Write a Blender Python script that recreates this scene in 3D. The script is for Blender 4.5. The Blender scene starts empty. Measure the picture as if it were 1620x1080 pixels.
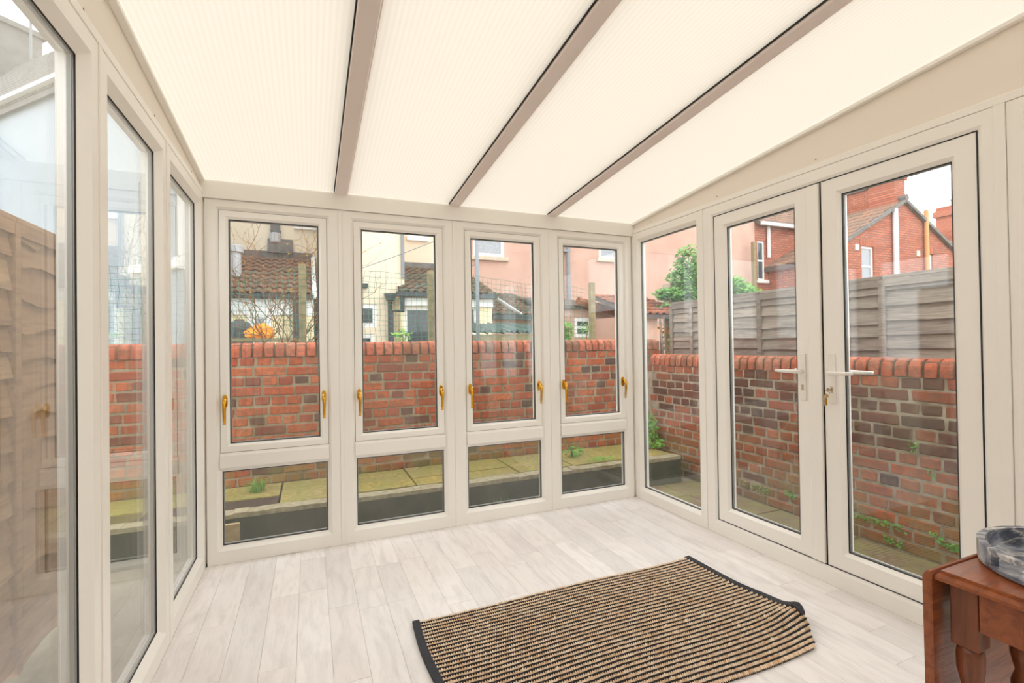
import bpy, bmesh, math, random
from mathutils import Vector, Matrix
random.seed(11)
S = bpy.context.scene
COL = S.collection
PI = math.pi
U = random.uniform

# ------------------------------------------------------------------ camera
CAM_H, FPX = 1.22, 757.97
YAW, PITCH, ROLL = .3997, .0092, -.0143
_f = Vector((math.sin(YAW)*math.cos(PITCH), math.cos(YAW)*math.cos(PITCH), math.sin(PITCH)))
_r = Vector((math.cos(YAW), -math.sin(YAW), 0))
_u = _r.cross(_f)
CR = math.cos(ROLL)*_r + math.sin(ROLL)*_u
CU = -math.sin(ROLL)*_r + math.cos(ROLL)*_u
cd = bpy.data.cameras.new('camera')
cd.sensor_width = 36
cd.lens = 36*FPX/1620
cd.clip_start, cd.clip_end = .05, 300
cam = bpy.data.objects.new('camera', cd)
COL.objects.link(cam)
cam.matrix_world = Matrix(((CR.x, CU.x, -_f.x, 0), (CR.y, CU.y, -_f.y, 0), (CR.z, CU.z, -_f.z, CAM_H), (0, 0, 0, 1)))
S.camera = cam

# ------------------------------------------------------------------ overcast sky, exposure
SKY = 1.35
w = bpy.data.worlds.new('overcast')
S.world = w
w.use_nodes = True
nt = w.node_tree
nt.nodes.clear()
tc = nt.nodes.new('ShaderNodeTexCoord')
sx = nt.nodes.new('ShaderNodeSeparateXYZ')
rp = nt.nodes.new('ShaderNodeValToRGB')
bg = nt.nodes.new('ShaderNodeBackground')
ow = nt.nodes.new('ShaderNodeOutputWorld')
nt.links.new(tc.outputs['Generated'], sx.inputs[0])
nt.links.new(sx.outputs['Z'], rp.inputs[0])
nt.links.new(rp.outputs[0], bg.inputs[0])
nt.links.new(bg.outputs[0], ow.inputs[0])
rp.color_ramp.elements[0].position = 0
rp.color_ramp.elements[0].color = (.97, .975, .98, 1)
rp.color_ramp.elements[1].position = 1
rp.color_ramp.elements[1].color = (1, 1, 1, 1)
bg.inputs[1].default_value = SKY
S.view_settings.view_transform = 'Standard'
S.view_settings.look = 'None'
S.view_settings.gamma = 1
S.view_settings.use_curve_mapping = False
S.view_settings.exposure = 1.24
try:
    S.cycles.transparent_max_bounces = 24
    S.cycles.max_bounces = 14
    S.cycles.diffuse_bounces = 6
except Exception:
    pass

# ------------------------------------------------------------------ helpers
def at(u, v, ax, val):
    d = CR*((u-810)/FPX) - CU*((v-540)/FPX) + _f
    o = Vector((0, 0, CAM_H))
    return o + d*((val-o[ax])/d[ax])

def lin(c):
    return tuple((x/255/12.92 if x/255 <= .04045 else ((x/255+.055)/1.055)**2.4) for x in c)

WM = {}
def place(o, parent=None, M=None):
    COL.objects.link(o)
    M = M or Matrix.Identity(4)
    o.matrix_basis = M
    WM[o.name] = M
    if parent is not None:
        o.parent = parent
        o.matrix_parent_inverse = WM[parent.name].inverted()
    return o

def tag(o, label=None, cat=None, group=None, kind=None):
    if label: o['label'] = label
    if cat: o['category'] = cat
    if group: o['group'] = group
    if kind: o['kind'] = kind
    return o

def thing(name, label, cat, loc, group=None, kind=None):
    o = bpy.data.objects.new(name, None)
    o.empty_display_size = .1
    place(o, None, Matrix.Translation(loc))
    return tag(o, label, cat, group, kind)

class MB:
    def __init__(s):
        s.v, s.f = [], []
    def add(s, vs, fs):
        n = len(s.v)
        s.v += [tuple(p) for p in vs]
        s.f += [tuple(i+n for i in f) for f in fs]
        return s
    def box(s, x0, x1, y0, y1, z0, z1, M=None):
        vs = [Vector((x, y, z)) for z in (z0, z1) for y in (y0, y1) for x in (x0, x1)]
        if M: vs = [M @ p for p in vs]
        return s.add(vs, [(0, 2, 3, 1), (4, 5, 7, 6), (0, 1, 5, 4), (2, 6, 7, 3), (0, 4, 6, 2), (1, 3, 7, 5)])
    def prism(s, poly, fn, a, b):
        n = len(poly)
        vs = [fn(p, q, a) for p, q in poly] + [fn(p, q, b) for p, q in poly]
        fs = [tuple(range(n))[::-1], tuple(range(n, 2*n))]
        fs += [(i, (i+1) % n, (i+1) % n+n, i+n) for i in range(n)]
        return s.add(vs, fs)
    def tube(s, pts, r, n=6):
        pts = [Vector(p) for p in pts]
        m = len(pts)
        rs = r if isinstance(r, (list, tuple)) else [r]*m
        vs = []
        prev = None
        for i, p in enumerate(pts):
            t = (pts[min(i+1, m-1)]-pts[max(i-1, 0)])
            if t.length < 1e-9: t = Vector((0, 0, 1))
            t.normalize()
            if prev is None:
                a = Vector((0, 0, 1)) if abs(t.z) < .9 else Vector((1, 0, 0))
                x = t.cross(a).normalized()
            else:
                x = (prev - t*prev.dot(t))
                x = x.normalized() if x.length > 1e-6 else t.orthogonal().normalized()
            prev = x
            y = t.cross(x)
            for k in range(n):
                a = 2*PI*k/n
                vs.append(p + (x*math.cos(a)+y*math.sin(a))*rs[i])
        fs = [(i*n+k, i*n+(k+1) % n, (i+1)*n+(k+1) % n, (i+1)*n+k) for i in range(m-1) for k in range(n)]
        fs += [tuple(range(n))[::-1], tuple(range((m-1)*n, m*n))]
        return s.add(vs, fs)
    def lathe(s, prof, c, n=20, M=None):
        c = Vector(c)
        vs = []
        for r, z in prof:
            for k in range(n):
                a = 2*PI*k/n
                p = Vector((r*math.cos(a), r*math.sin(a), z))
                if M: p = M @ p
                vs.append(c+p)
        m = len(prof)
        fs = [(i*n+k, i*n+(k+1) % n, (i+1)*n+(k+1) % n, (i+1)*n+k) for i in range(m-1) for k in range(n)]
        fs += [tuple(range(n))[::-1], tuple(range((m-1)*n, m*n))]
        return s.add(vs, fs)
    def ring(s, mp, s0, s1, t0, t1, wd, prof):
        # mitred ring; wd = widths (s0 side, bottom, s1 side, top); prof = (fraction of width, extra inset, depth)
        a, b, c, d = wd
        vs = []
        for fr, e, dp in prof:
            L, B, R_, T = s0+fr*a+e, t0+fr*b+e, s1-fr*c-e, t1-fr*d-e
            vs += [mp(L, B, dp), mp(R_, B, dp), mp(R_, T, dp), mp(L, T, dp)]
        n = len(prof)
        fs = []
        for i in range(n):
            j = (i+1) % n
            for k in range(4):
                l = (k+1) % 4
                fs.append((i*4+k, i*4+l, j*4+l, j*4+k))
        return s.add(vs, fs)
    def mesh(s, name, smooth=False, normals=True):
        me = bpy.data.meshes.new(name)
        me.from_pydata(s.v, [], s.f)
        if normals:
            bm = bmesh.new()
            bm.from_mesh(me)
            bmesh.ops.recalc_face_normals(bm, faces=bm.faces)
            bm.to_mesh(me)
            bm.free()
        if smooth:
            me.polygons.foreach_set('use_smooth', [True]*len(me.polygons))
        return me
    def build(s, name, mat, parent=None, smooth=False, normals=True, bevel=0):
        xs = [p[0] for p in s.v]; ys = [p[1] for p in s.v]; zs = [p[2] for p in s.v]
        c = ((min(xs)+max(xs))/2, (min(ys)+max(ys))/2, min(zs))
        s.v = [(p[0]-c[0], p[1]-c[1], p[2]-c[2]) for p in s.v]
        me = s.mesh(name, smooth, normals)
        for m in (mat if isinstance(mat, (list, tuple)) else [mat]):
            me.materials.append(m)
        o = bpy.data.objects.new(name, me)
        place(o, parent, Matrix.Translation(c))
        if bevel:
            b = o.modifiers.new('edge', 'BEVEL')
            b.width = bevel
            b.segments = 2
            b.limit_method = 'ANGLE'
        return o

def inst(name, me, parent, loc, rot=(0, 0, 0), sc=(1, 1, 1)):
    o = bpy.data.objects.new(name, me)
    from mathutils import Euler
    return place(o, parent, Matrix.LocRotScale(Vector(loc), Euler(rot), Vector(sc)))

# ------------------------------------------------------------------ materials
def base(name):
    m = bpy.data.materials.new(name)
    m.use_nodes = True
    nt = m.node_tree
    return m, nt, nt.nodes['Principled BSDF']

def N(nt, t, **kw):
    n = nt.nodes.new(t)
    for k, v in kw.items():
        setattr(n, k, v)
    return n

def ramp(nt, src, stops, mode='LINEAR'):
    r = N(nt, 'ShaderNodeValToRGB')
    r.color_ramp.interpolation = mode
    el = r.color_ramp.elements
    while len(el) < len(stops): el.new(.5)
    for e, (p, c) in zip(el, stops):
        e.position = p
        e.color = (c, c, c, 1) if isinstance(c, (int, float)) else (*c, 1)
    nt.links.new(src, r.inputs[0])
    return r.outputs[0]

def noise(nt, scale, detail=4, vec=None, rough=.55, dist=0):
    n = N(nt, 'ShaderNodeTexNoise')
    n.inputs['Scale'].default_value = scale
    n.inputs['Detail'].default_value = detail
    n.inputs['Roughness'].default_value = rough
    n.inputs['Distortion'].default_value = dist
    if vec: nt.links.new(vec, n.inputs['Vector'])
    return n.outputs['Fac']

def geopos(nt):
    return N(nt, 'ShaderNodeNewGeometry').outputs['Position']

def mapv(nt, vec, sc=(1, 1, 1), rot=(0, 0, 0)):
    n = N(nt, 'ShaderNodeMapping')
    n.inputs['Scale'].default_value = sc
    n.inputs['Rotation'].default_value = rot
    nt.links.new(vec, n.inputs['Vector'])
    return n.outputs[0]

def mix(nt, fac, a, b, mode='MIX'):
    n = N(nt, 'ShaderNodeMix', data_type='RGBA', blend_type=mode)
    for sock, val in ((n.inputs[0], fac), (n.inputs[6], a), (n.inputs[7], b)):
        if hasattr(val, 'is_output'): nt.links.new(val, sock)
        elif isinstance(val, (int, float)): sock.default_value = val
        else: sock.default_value = (*val, 1)
    return n.outputs[2]

def mth(nt, op, a, b=None, clamp=False):
    n = N(nt, 'ShaderNodeMath', operation=op, use_clamp=clamp)
    for i, val in enumerate((a, b)):
        if val is None: continue
        if hasattr(val, 'is_output'): nt.links.new(val, n.inputs[i])
        else: n.inputs[i].default_value = val
    return n.outputs[0]

def bump(nt, bs, h, strength=.3, dist=.01):
    b = N(nt, 'ShaderNodeBump')
    b.inputs['Strength'].default_value = strength
    b.inputs['Distance'].default_value = dist
    nt.links.new(h, b.inputs['Height'])
    nt.links.new(b.outputs[0], bs.inputs['Normal'])

def plain(name, c, rough=.5, metal=0, var=0, scale=8, bmp=0, spec=.5, c2=None):
    m, nt, bs = base(name)
    bs.inputs['Roughness'].default_value = rough
    bs.inputs['Metallic'].default_value = metal
    bs.inputs['Specular IOR Level'].default_value = spec
    col = lin(c)
    if var or c2:
        f = noise(nt, scale, 5, geopos(nt))
        a = lin(c2) if c2 else tuple(x*(1-var) for x in col)
        o = ramp(nt, f, [(.3, a), (.7, col)])
        nt.links.new(o, bs.inputs['Base Color'])
        if bmp: bump(nt, bs, f, bmp, .01)
    else:
        bs.inputs['Base Color'].default_value = (*col, 1)
    return m

def rnd(nt):
    # one value per separate piece, whether the piece is its own object or an island
    a = N(nt, 'ShaderNodeObjectInfo').outputs['Random']
    b = N(nt, 'ShaderNodeNewGeometry').outputs['Random Per Island']
    return mth(nt, 'FRACT', mth(nt, 'ADD', a, b))

def brick_mat(name, stops, moss=.5, moss_top=.55, grime=.4):
    m, nt, bs = base(name)
    r = rnd(nt)
    c = ramp(nt, r, [(p, lin(x)) for p, x in stops])
    P = geopos(nt)
    n1 = noise(nt, 30, 6, P, .65)
    n2 = noise(nt, 7, 4, P)
    c = mix(nt, ramp(nt, n1, [(.38, 0), (.66, .78)]), c, lin((112, 84, 68)))
    c = mix(nt, ramp(nt, n2, [(.55, 0), (.75, .34)]), c, lin((198, 172, 146)))
    n3 = noise(nt, 2.2, 5, P, .6)
    c = mix(nt, ramp(nt, n3, [(.5, 0), (.68, grime)]), c, lin((116, 104, 84)))
    z = N(nt, 'ShaderNodeSeparateXYZ')
    nt.links.new(P, z.inputs[0])
    hz = mth(nt, 'DIVIDE', mth(nt, 'SUBTRACT', moss_top, z.outputs['Z']), .45, True)
    mk = mth(nt, 'MULTIPLY', hz, ramp(nt, noise(nt, 5, 5, P), [(.35, 0), (.6, moss)]), True)
    c = mix(nt, mk, c, lin((138, 140, 82)))
    nt.links.new(c, bs.inputs['Base Color'])
    bs.inputs['Roughness'].default_value = .92
    bs.inputs['Specular IOR Level'].default_value = .2
    bump(nt, bs, n1, .5, .006)
    return m

M = {}
M['upvc'] = plain('white_upvc', (246, 243, 237), .32, spec=.4)
M['upvc_sill'] = plain('white_trim', (245, 242, 236), .4)
M['gable'] = plain('cream_infill_board', (240, 232, 220), .5)
M['gasket'] = plain('black_rubber_gasket', (32, 32, 34), .6)
M['spacer'] = plain('grey_spacer_bar', (150, 152, 152), .4)
M['rafter'] = plain('taupe_rafter_cover', (240, 229, 224), .45)
M['plaster'] = plain('painted_plaster', (248, 246, 242), .8)
M['gold'] = plain('polished_brass', (226, 172, 62), .2, 1)
M['white_plastic'] = plain('white_enamel', (242, 238, 232), .25)
M['steel'] = plain('key_steel', (190, 178, 150), .3, 1)
M['mortar'] = plain('grey_mortar', (172, 158, 134), .95, var=.3, scale=14, bmp=.5, c2=(128, 116, 90))
M['mortar_pale'] = plain('pale_lime_mortar', (192, 181, 164), .95, scale=12, bmp=.5, c2=(138, 126, 104))
M['concrete'] = plain('damp_dark_concrete', (100, 97, 80), .9, scale=6, bmp=.4, c2=(72, 76, 62))
M['concrete_edge'] = plain('worn_concrete_edge', (178, 168, 140), .9, scale=24, bmp=.6, c2=(140, 130, 102))
M['coping_mortar'] = plain('dark_coping_mortar', (136, 120, 98), .95, scale=20, bmp=.5, c2=(100, 88, 72))
M['soil'] = plain('dark_soil', (88, 72, 58), 1, scale=60, bmp=.9, c2=(60, 48, 38))
M['gravel'] = plain('garden_ground', (150, 138, 116), 1, scale=10, bmp=.6, c2=(118, 112, 88))
M['cream'] = plain('cream_render', (238, 222, 196), .9, scale=1.2, c2=(230, 214, 190))
M['peach'] = plain('peach_render', (230, 212, 188), .9, scale=1.2, c2=(222, 202, 180))
M['pink'] = plain('pink_render', (204, 168, 152), .9, scale=1.5, c2=(192, 152, 136))
M['white_render'] = plain('white_render', (176, 187, 198), .9, scale=1.5, c2=(168, 179, 190))
M['yellow_render'] = plain('pale_yellow_render', (246, 232, 192), .9, scale=2, c2=(236, 220, 178))
M['white_paint'] = plain('white_gloss_paint', (240, 240, 238), .4)
M['dark_glass'] = plain('dark_window_glass', (62, 72, 78), .08, spec=.6)
M['net_glass'] = plain('net_curtained_glass', (168, 172, 178), .15, scale=30, c2=(140, 144, 152))
M['grey_pipe'] = plain('grey_downpipe', (132, 136, 142), .5)
M['black_pipe'] = plain('black_downpipe', (52, 58, 64), .5)
M['lead'] = plain('lead_flashing', (120, 118, 116), .7, scale=6, c2=(92, 88, 84))
M['flue'] = plain('pale_flue', (204, 204, 206), .6, scale=5, c2=(176, 176, 180))
M['stone'] = plain('stone_sill', (206, 192, 172), .9, scale=8, c2=(186, 170, 150))
M['post'] = plain('weathered_post', (158, 142, 106), .9, scale=18, bmp=.3, c2=(122, 112, 82))
M['wire'] = plain('green_coated_wire', (60, 128, 106), .5)
M['line'] = plain('blue_grey_line', (120, 134, 142), .6)
M['vine'] = plain('bare_vine_stem', (128, 88, 58), .9)
M['vine_leaf'] = plain('yellowing_leaf', (196, 168, 62), .8)
M['orange'] = plain('orange_sacking', (248, 158, 34), .8, scale=16, c2=(228, 124, 20))
M['bin'] = plain('black_bin_plastic', (50, 56, 60), .45)
M['corrugated'] = plain('grey_green_sheet', (74, 98, 94), .6, scale=6, c2=(54, 74, 72))
M['red_paint'] = plain('dull_red_board', (178, 70, 62), .7)
M['leaf'] = plain('fresh_green_leaf', (112, 172, 62), .6, scale=14, c2=(84, 146, 44))
M['leaf_dark'] = plain('deep_green_leaf', (82, 132, 60), .6, scale=9, c2=(118, 164, 78))
M['grass'] = plain('green_grass_blade', (110, 160, 66), .7, scale=9, c2=(140, 184, 92))
M['ochre_pipe'] = plain('ochre_clay_pipe', (196, 142, 88), .7)
M['pale_pipe'] = plain('pale_plastic_pipe', (222, 220, 222), .5)
M['terracotta'] = plain('terracotta_pot', (206, 128, 96), .8)
M['slate'] = plain('grey_brown_roof', (104, 88, 82), .9, scale=5, c2=(86, 74, 70))
M['pale_roof'] = plain('pale_grey_roof_tile', (132, 128, 124), .9, scale=5, c2=(116, 112, 108))
M['binding'] = plain('charcoal_binding_tape', (58, 58, 64), .9, scale=120, bmp=.2, c2=(48, 48, 54))
M['black_cord'] = plain('black_cord', (34, 31, 32), .9)
M['label_white'] = plain('white_care_tag', (240, 240, 240), .8)
M['print'] = plain('grey_print', (150, 150, 152), .8)
M['olive'] = plain('olive_grey_marble', (150, 146, 126), .35, scale=14, c2=(176, 150, 132))
M['teal'] = plain('teal_glazed_glass', (22, 76, 92), .15)
M['cork'] = plain('pale_candle_wax', (236, 226, 204), .6)
M['rust'] = plain('rusty_screw', (170, 112, 70), .7)
M['board'] = plain('old_softwood_board', (188, 168, 130), .9, scale=20, c2=(160, 138, 100))

def glass_mat():
    m = bpy.data.materials.new('window_glass')
    m.use_nodes = True
    nt = m.node_tree
    nt.nodes.clear()
    g = N(nt, 'ShaderNodeNewGeometry')
    d = N(nt, 'ShaderNodeVectorMath', operation='DOT_PRODUCT')
    nt.links.new(g.outputs['Normal'], d.inputs[0])
    nt.links.new(g.outputs['Incoming'], d.inputs[1])
    c = mth(nt, 'ABSOLUTE', d.outputs['Value'])
    p = mth(nt, 'POWER', mth(nt, 'SUBTRACT', 1, c, True), 3.9)
    fac = mth(nt, 'ADD', mth(nt, 'MULTIPLY', p, .92), .038, True)
    t = N(nt, 'ShaderNodeBsdfTransparent')
    t.inputs[0].default_value = (.965, .98, .975, 1)
    gl = N(nt, 'ShaderNodeBsdfGlossy')
    gl.inputs['Roughness'].default_value = 0
    gl.inputs[0].default_value = (.96, .98, .98, 1)
    mx = N(nt, 'ShaderNodeMixShader')
    nt.links.new(fac, mx.inputs[0])
    nt.links.new(t.outputs[0], mx.inputs[1])
    nt.links.new(gl.outputs[0], mx.inputs[2])
    # thin film of dirt and dried rain: a little scattered light
    df = N(nt, 'ShaderNodeBsdfDiffuse')
    df.inputs[0].default_value = (.8, .82, .83, 1)
    tr = N(nt, 'ShaderNodeBsdfTranslucent')
    tr.inputs[0].default_value = (.8, .82, .83, 1)
    ad = N(nt, 'ShaderNodeMixShader')
    ad.inputs[0].default_value = .5
    nt.links.new(df.outputs[0], ad.inputs[1])
    nt.links.new(tr.outputs[0], ad.inputs[2])
    m2 = N(nt, 'ShaderNodeMixShader')
    P = geopos(nt)
    dirt = ramp(nt, noise(nt, 3, 5, P), [(.35, .008), (.75, .03)])
    nt.links.new(dirt, m2.inputs[0])
    nt.links.new(mx.outputs[0], m2.inputs[1])
    nt.links.new(ad.outputs[0], m2.inputs[2])
    o = N(nt, 'ShaderNodeOutputMaterial')
    nt.links.new(m2.outputs[0], o.inputs[0])
    return m
M['glass'] = glass_mat()

def poly_mat():
    m = bpy.data.materials.new('opal_polycarbonate')
    m.use_nodes = True
    nt = m.node_tree
    nt.nodes.clear()
    P = geopos(nt)
    s = N(nt, 'ShaderNodeSeparateXYZ')
    nt.links.new(P, s.inputs[0])
    wv = mth(nt, 'SINE', mth(nt, 'MULTIPLY', s.outputs['X'], 2*PI/.02))
    f = mth(nt, 'MULTIPLY_ADD', wv, .5)
    f.node.inputs[2].default_value = .5
    c = mix(nt, f, (.390, .351, .292), (.420, .383, .324))
    big = ramp(nt, noise(nt, 2.5, 3, P), [(.3, 0), (.7, .12)])
    c = mix(nt, big, c, (.39, .354, .30))
    t = N(nt, 'ShaderNodeBsdfTranslucent')
    nt.links.new(c, t.inputs[0])
    d = N(nt, 'ShaderNodeBsdfDiffuse')
    d.inputs[0].default_value = (.85, .80, .72, 1)
    mx = N(nt, 'ShaderNodeMixShader')
    mx.inputs[0].default_value = .22
    nt.links.new(t.outputs[0], mx.inputs[1])
    nt.links.new(d.outputs[0], mx.inputs[2])
    o = N(nt, 'ShaderNodeOutputMaterial')
    nt.links.new(mx.outputs[0], o.inputs[0])
    return m
M['opal'] = poly_mat()
def clear_mat():
    m = bpy.data.materials.new('clear_polycarbonate_skin')
    m.use_nodes = True
    nt = m.node_tree
    nt.nodes.clear()
    t = N(nt, 'ShaderNodeBsdfTransparent')
    g = N(nt, 'ShaderNodeBsdfGlossy')
    g.inputs['Roughness'].default_value = .1
    mx = N(nt, 'ShaderNodeMixShader')
    mx.inputs[0].default_value = .04
    nt.links.new(t.outputs[0], mx.inputs[1])
    nt.links.new(g.outputs[0], mx.inputs[2])
    o = N(nt, 'ShaderNodeOutputMaterial')
    nt.links.new(mx.outputs[0], o.inputs[0])
    return m
M['clear'] = clear_mat()

def floor_mat():
    m, nt, bs = base('bleached_oak_vinyl')
    P = geopos(nt)
    r = rnd(nt)
    ofs = N(nt, 'ShaderNodeCombineXYZ')
    nt.links.new(mth(nt, 'MULTIPLY', r, 40), ofs.inputs[0])
    nt.links.new(mth(nt, 'MULTIPLY', r, 17), ofs.inputs[1])
    va = N(nt, 'ShaderNodeVectorMath', operation='ADD')
    nt.links.new(P, va.inputs[0])
    nt.links.new(ofs.outputs[0], va.inputs[1])
    V = va.outputs[0]
    g = noise(nt, 6, 7, mapv(nt, V, (5.5, .8, 1)), .62, .8)
    g2 = noise(nt, 3, 4, mapv(nt, V, (2.2, .7, 1)), .5, 1.5)
    fine = noise(nt, 30, 4, mapv(nt, V, (9, .5, 1)), .6)
    c = ramp(nt, r, [(0, lin((228, 224, 222))), (.35, lin((243, 239, 237))), (.7, lin((235, 229, 227))), (1, lin((247, 243, 241)))])
    c = mix(nt, ramp(nt, g, [(.48, 0), (.74, .42)]), c, lin((198, 191, 189)))
    c = mix(nt, ramp(nt, g2, [(.5, 0), (.7, .42)]), c, lin((206, 199, 198)))
    c = mix(nt, ramp(nt, fine, [(.45, 0), (.8, .3)]), c, lin((250, 247, 245)))
    nt.links.new(c, bs.inputs['Base Color'])
    bs.inputs['Roughness'].default_value = .42
    bs.inputs['Specular IOR Level'].default_value = .35
    bump(nt, bs, g, .08, .002)
    return m
M['plank'] = floor_mat()
M['seam'] = plain('floor_seam', (214, 206, 198), .6)

RED = [(0, (200, 96, 58)), (.2, (212, 118, 74)), (.4, (188, 82, 52)), (.6, (206, 110, 66)), (.75, (166, 72, 52)), (.9, (196, 108, 72)), (1, (136, 74, 60))]
M['brick_red'] = brick_mat('orange_red_brick', RED, .75, .62)
M['brick_dark'] = brick_mat('burnt_dark_brick', [(0, (96, 76, 68)), (.5, (118, 80, 68)), (1, (82, 72, 68))], .6, .6)
M['brick_side'] = brick_mat('red_brown_brick', [(0, (204, 108, 70)), (.3, (186, 94, 62)), (.6, (168, 84, 60)), (.85, (198, 118, 84)), (1, (150, 82, 64))], .7, .5)
M['brick_soot'] = brick_mat('sooty_brick', [(0, (96, 66, 60)), (.35, (118, 72, 60)), (.7, (80, 62, 62)), (1, (134, 78, 62))], .4, .3)
M['coping'] = brick_mat('coping_brick', [(0, (212, 116, 86)), (.4, (194, 98, 70)), (.8, (220, 132, 104)), (1, (150, 100, 78))], .0, .2, .55)
M['tile'] = brick_mat('mossy_clay_tile', [(0, (152, 122, 106)), (.4, (138, 114, 102)), (.7, (170, 126, 102)), (1, (126, 110, 100))], 0, .2)
M['tile_green'] = brick_mat('green_stained_tile', [(0, (112, 98, 84)), (.4, (98, 94, 82)), (.7, (128, 102, 88)), (1, (92, 98, 88))], 0, .2)
M['tile_orange'] = brick_mat('orange_clay_tile', [(0, (186, 108, 72)), (.5, (160, 88, 64)), (1, (138, 84, 68))], 0, .2)
M['slab'] = brick_mat('mossy_paving_slab', [(0, (180, 166, 100)), (.5, (188, 170, 92)), (1, (168, 158, 108))], .6, .9)
M['path_slab'] = brick_mat('worn_path_slab', [(0, (142, 124, 102)), (.5, (132, 116, 94)), (1, (150, 130, 104))], .7, .35)

def wood_mat(name, stops, axis, dark, hi=.3):
    m, nt, bs = base(name)
    P = geopos(nt)
    sc = {'x': (1.2, 14, 14), 'y': (14, 1.2, 14), 'z': (14, 14, 1.2)}[axis]
    r = rnd(nt)
    ofs = N(nt, 'ShaderNodeCombineXYZ')
    nt.links.new(mth(nt, 'MULTIPLY', r, 9), ofs.inputs['XYZ'.index(axis.upper())])
    va = N(nt, 'ShaderNodeVectorMath', operation='ADD')
    nt.links.new(P, va.inputs[0])
    nt.links.new(ofs.outputs[0], va.inputs[1])
    g = noise(nt, 3.5, 8, mapv(nt, va.outputs[0], sc), .62, .6)
    c = ramp(nt, r, [(p, lin(x)) for p, x in stops])
    c = mix(nt, ramp(nt, g, [(.42, 0), (.72, .75)]), c, lin(dark))
    nt.links.new(c, bs.inputs['Base Color'])
    bs.inputs['Roughness'].default_value = hi
    bump(nt, bs, g, .3, .004)
    return m
M['fence'] = wood_mat('silvered_fence_wood', [(0, (156, 144, 132)), (.5, (134, 122, 112)), (1, (172, 158, 142))], 'y', (86, 74, 70), .9)
M['fence_left'] = wood_mat('brown_larch_wood', [(0, (176, 138, 102)), (.5, (156, 118, 86)), (1, (190, 154, 116))], 'y', (112, 78, 54), .9)
M['mahogany'] = wood_mat('red_mahogany', [(0, (150, 82, 46)), (1, (160, 88, 48))], 'x', (98, 50, 28), .2)
M['mahogany_up'] = wood_mat('red_mahogany_upright', [(0, (126, 72, 44)), (1, (138, 78, 46))], 'z', (82, 44, 28), .3)

def far_brick(name, axis, c1, c2, mo, sx=1):
    m, nt, bs = base(name)
    P = geopos(nt)
    s = N(nt, 'ShaderNodeSeparateXYZ')
    nt.links.new(P, s.inputs[0])
    c = N(nt, 'ShaderNodeCombineXYZ')
    nt.links.new(s.outputs['X' if axis == 'x' else 'Y'], c.inputs[0])
    nt.links.new(s.outputs['Z'], c.inputs[1])
    b = N(nt, 'ShaderNodeTexBrick')
    nt.links.new(c.outputs[0], b.inputs['Vector'])
    b.inputs['Scale'].default_value = 1
    b.inputs['Brick Width'].default_value = .225
    b.inputs['Row Height'].default_value = .085
    b.inputs['Mortar Size'].default_value = .013
    b.inputs['Color1'].default_value = (*lin(c1), 1)
    b.inputs['Color2'].default_value = (*lin(c2), 1)
    b.inputs['Mortar'].default_value = (*lin(mo), 1)
    nt.links.new(b.outputs['Color'], bs.inputs['Base Color'])
    bs.inputs['Roughness'].default_value = .95
    bump(nt, bs, b.outputs['Fac'], .5, .008)
    return m
M['far_brick_x'] = far_brick('distant_red_brick_front', 'x', (194, 114, 88), (172, 94, 72), (124, 92, 80))
M['far_brick_y'] = far_brick('distant_red_brick_side', 'y', (190, 110, 82), (168, 90, 66), (122, 90, 76))

def jute_mat():
    m, nt, bs = base('natural_jute')
    r = rnd(nt)
    c = ramp(nt, r, [(0, lin((222, 192, 160))), (.4, lin((236, 212, 184))), (.75, lin((246, 230, 208))), (1, lin((212, 174, 134)))])
    n = noise(nt, 9, 3, geopos(nt))
    c = mix(nt, ramp(nt, n, [(.54, 0), (.74, .45)]), c, lin((204, 158, 112)))
    nt.links.new(c, bs.inputs['Base Color'])
    bs.inputs['Roughness'].default_value = .95
    return m
M['jute'] = jute_mat()

def marble_mat():
    m, nt, bs = base('black_veined_marble')
    P = geopos(nt)
    a = noise(nt, 16, 6, P, .6, 1.2)
    b = noise(nt, 7, 5, P, .55, 2.2)
    c = ramp(nt, a, [(.25, lin((58, 62, 74))), (.5, lin((104, 110, 126))), (.72, lin((176, 180, 190)))])
    v = mth(nt, 'ABSOLUTE', mth(nt, 'SUBTRACT', b, .5))
    c = mix(nt, ramp(nt, v, [(0, .9), (.022, .25), (.06, 0)]), c, lin((222, 218, 212)))
    nt.links.new(c, bs.inputs['Base Color'])
    bs.inputs['Roughness'].default_value = .12
    return m
M['marble'] = marble_mat()

# ------------------------------------------------------------------ room dimensions
D, XR, XL = 3.169, 2.397, -.549
YH = -.75                                   # house wall behind the camera
HEAD = 2.083
SLOPE = .0922
def zroof(y): return 2.19 + SLOPE*(D-y)
G0 = -.05                                   # outside ground level
STEP_Z, STEP_Y = .2, 3.45

# ------------------------------------------------------------------ setting: ground
gr = MB().box(-30, 45, -12, 45, G0-.4, G0).build('ground', M['gravel'])
tag(gr, 'bare garden ground around the glazed room and beyond the brick wall', 'ground', kind='structure')
def path_slabs():
    k = 0
    y = -.6
    while y < STEP_Y-.05:
        L = U(.55, .75)
        y1 = min(y+L, STEP_Y-.01)
        xs = [2.50, 2.88, 3.24]
        for i in range(2):
            t = U(.010, .016)
            MB().box(xs[i]+.006, xs[i+1]-.006, y+.006, y1-.006, G0-.03, G0+t).build('paving_slab', M['path_slab'], gr, bevel=.004)
        y = y1
path_slabs()
MB().box(XL-.08, XR+.10, D+.005, D+.10, G0-.2, -.002).build('plinth', M['concrete'], gr)
MB().box(XR+.005, XR+.10, YH, D+.004, G0-.2, -.002).build('plinth', M['concrete'], gr)
MB().box(XL-.10, XL-.005, YH, D+.004, G0-.2, -.002).build('plinth', M['concrete'], gr)

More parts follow.
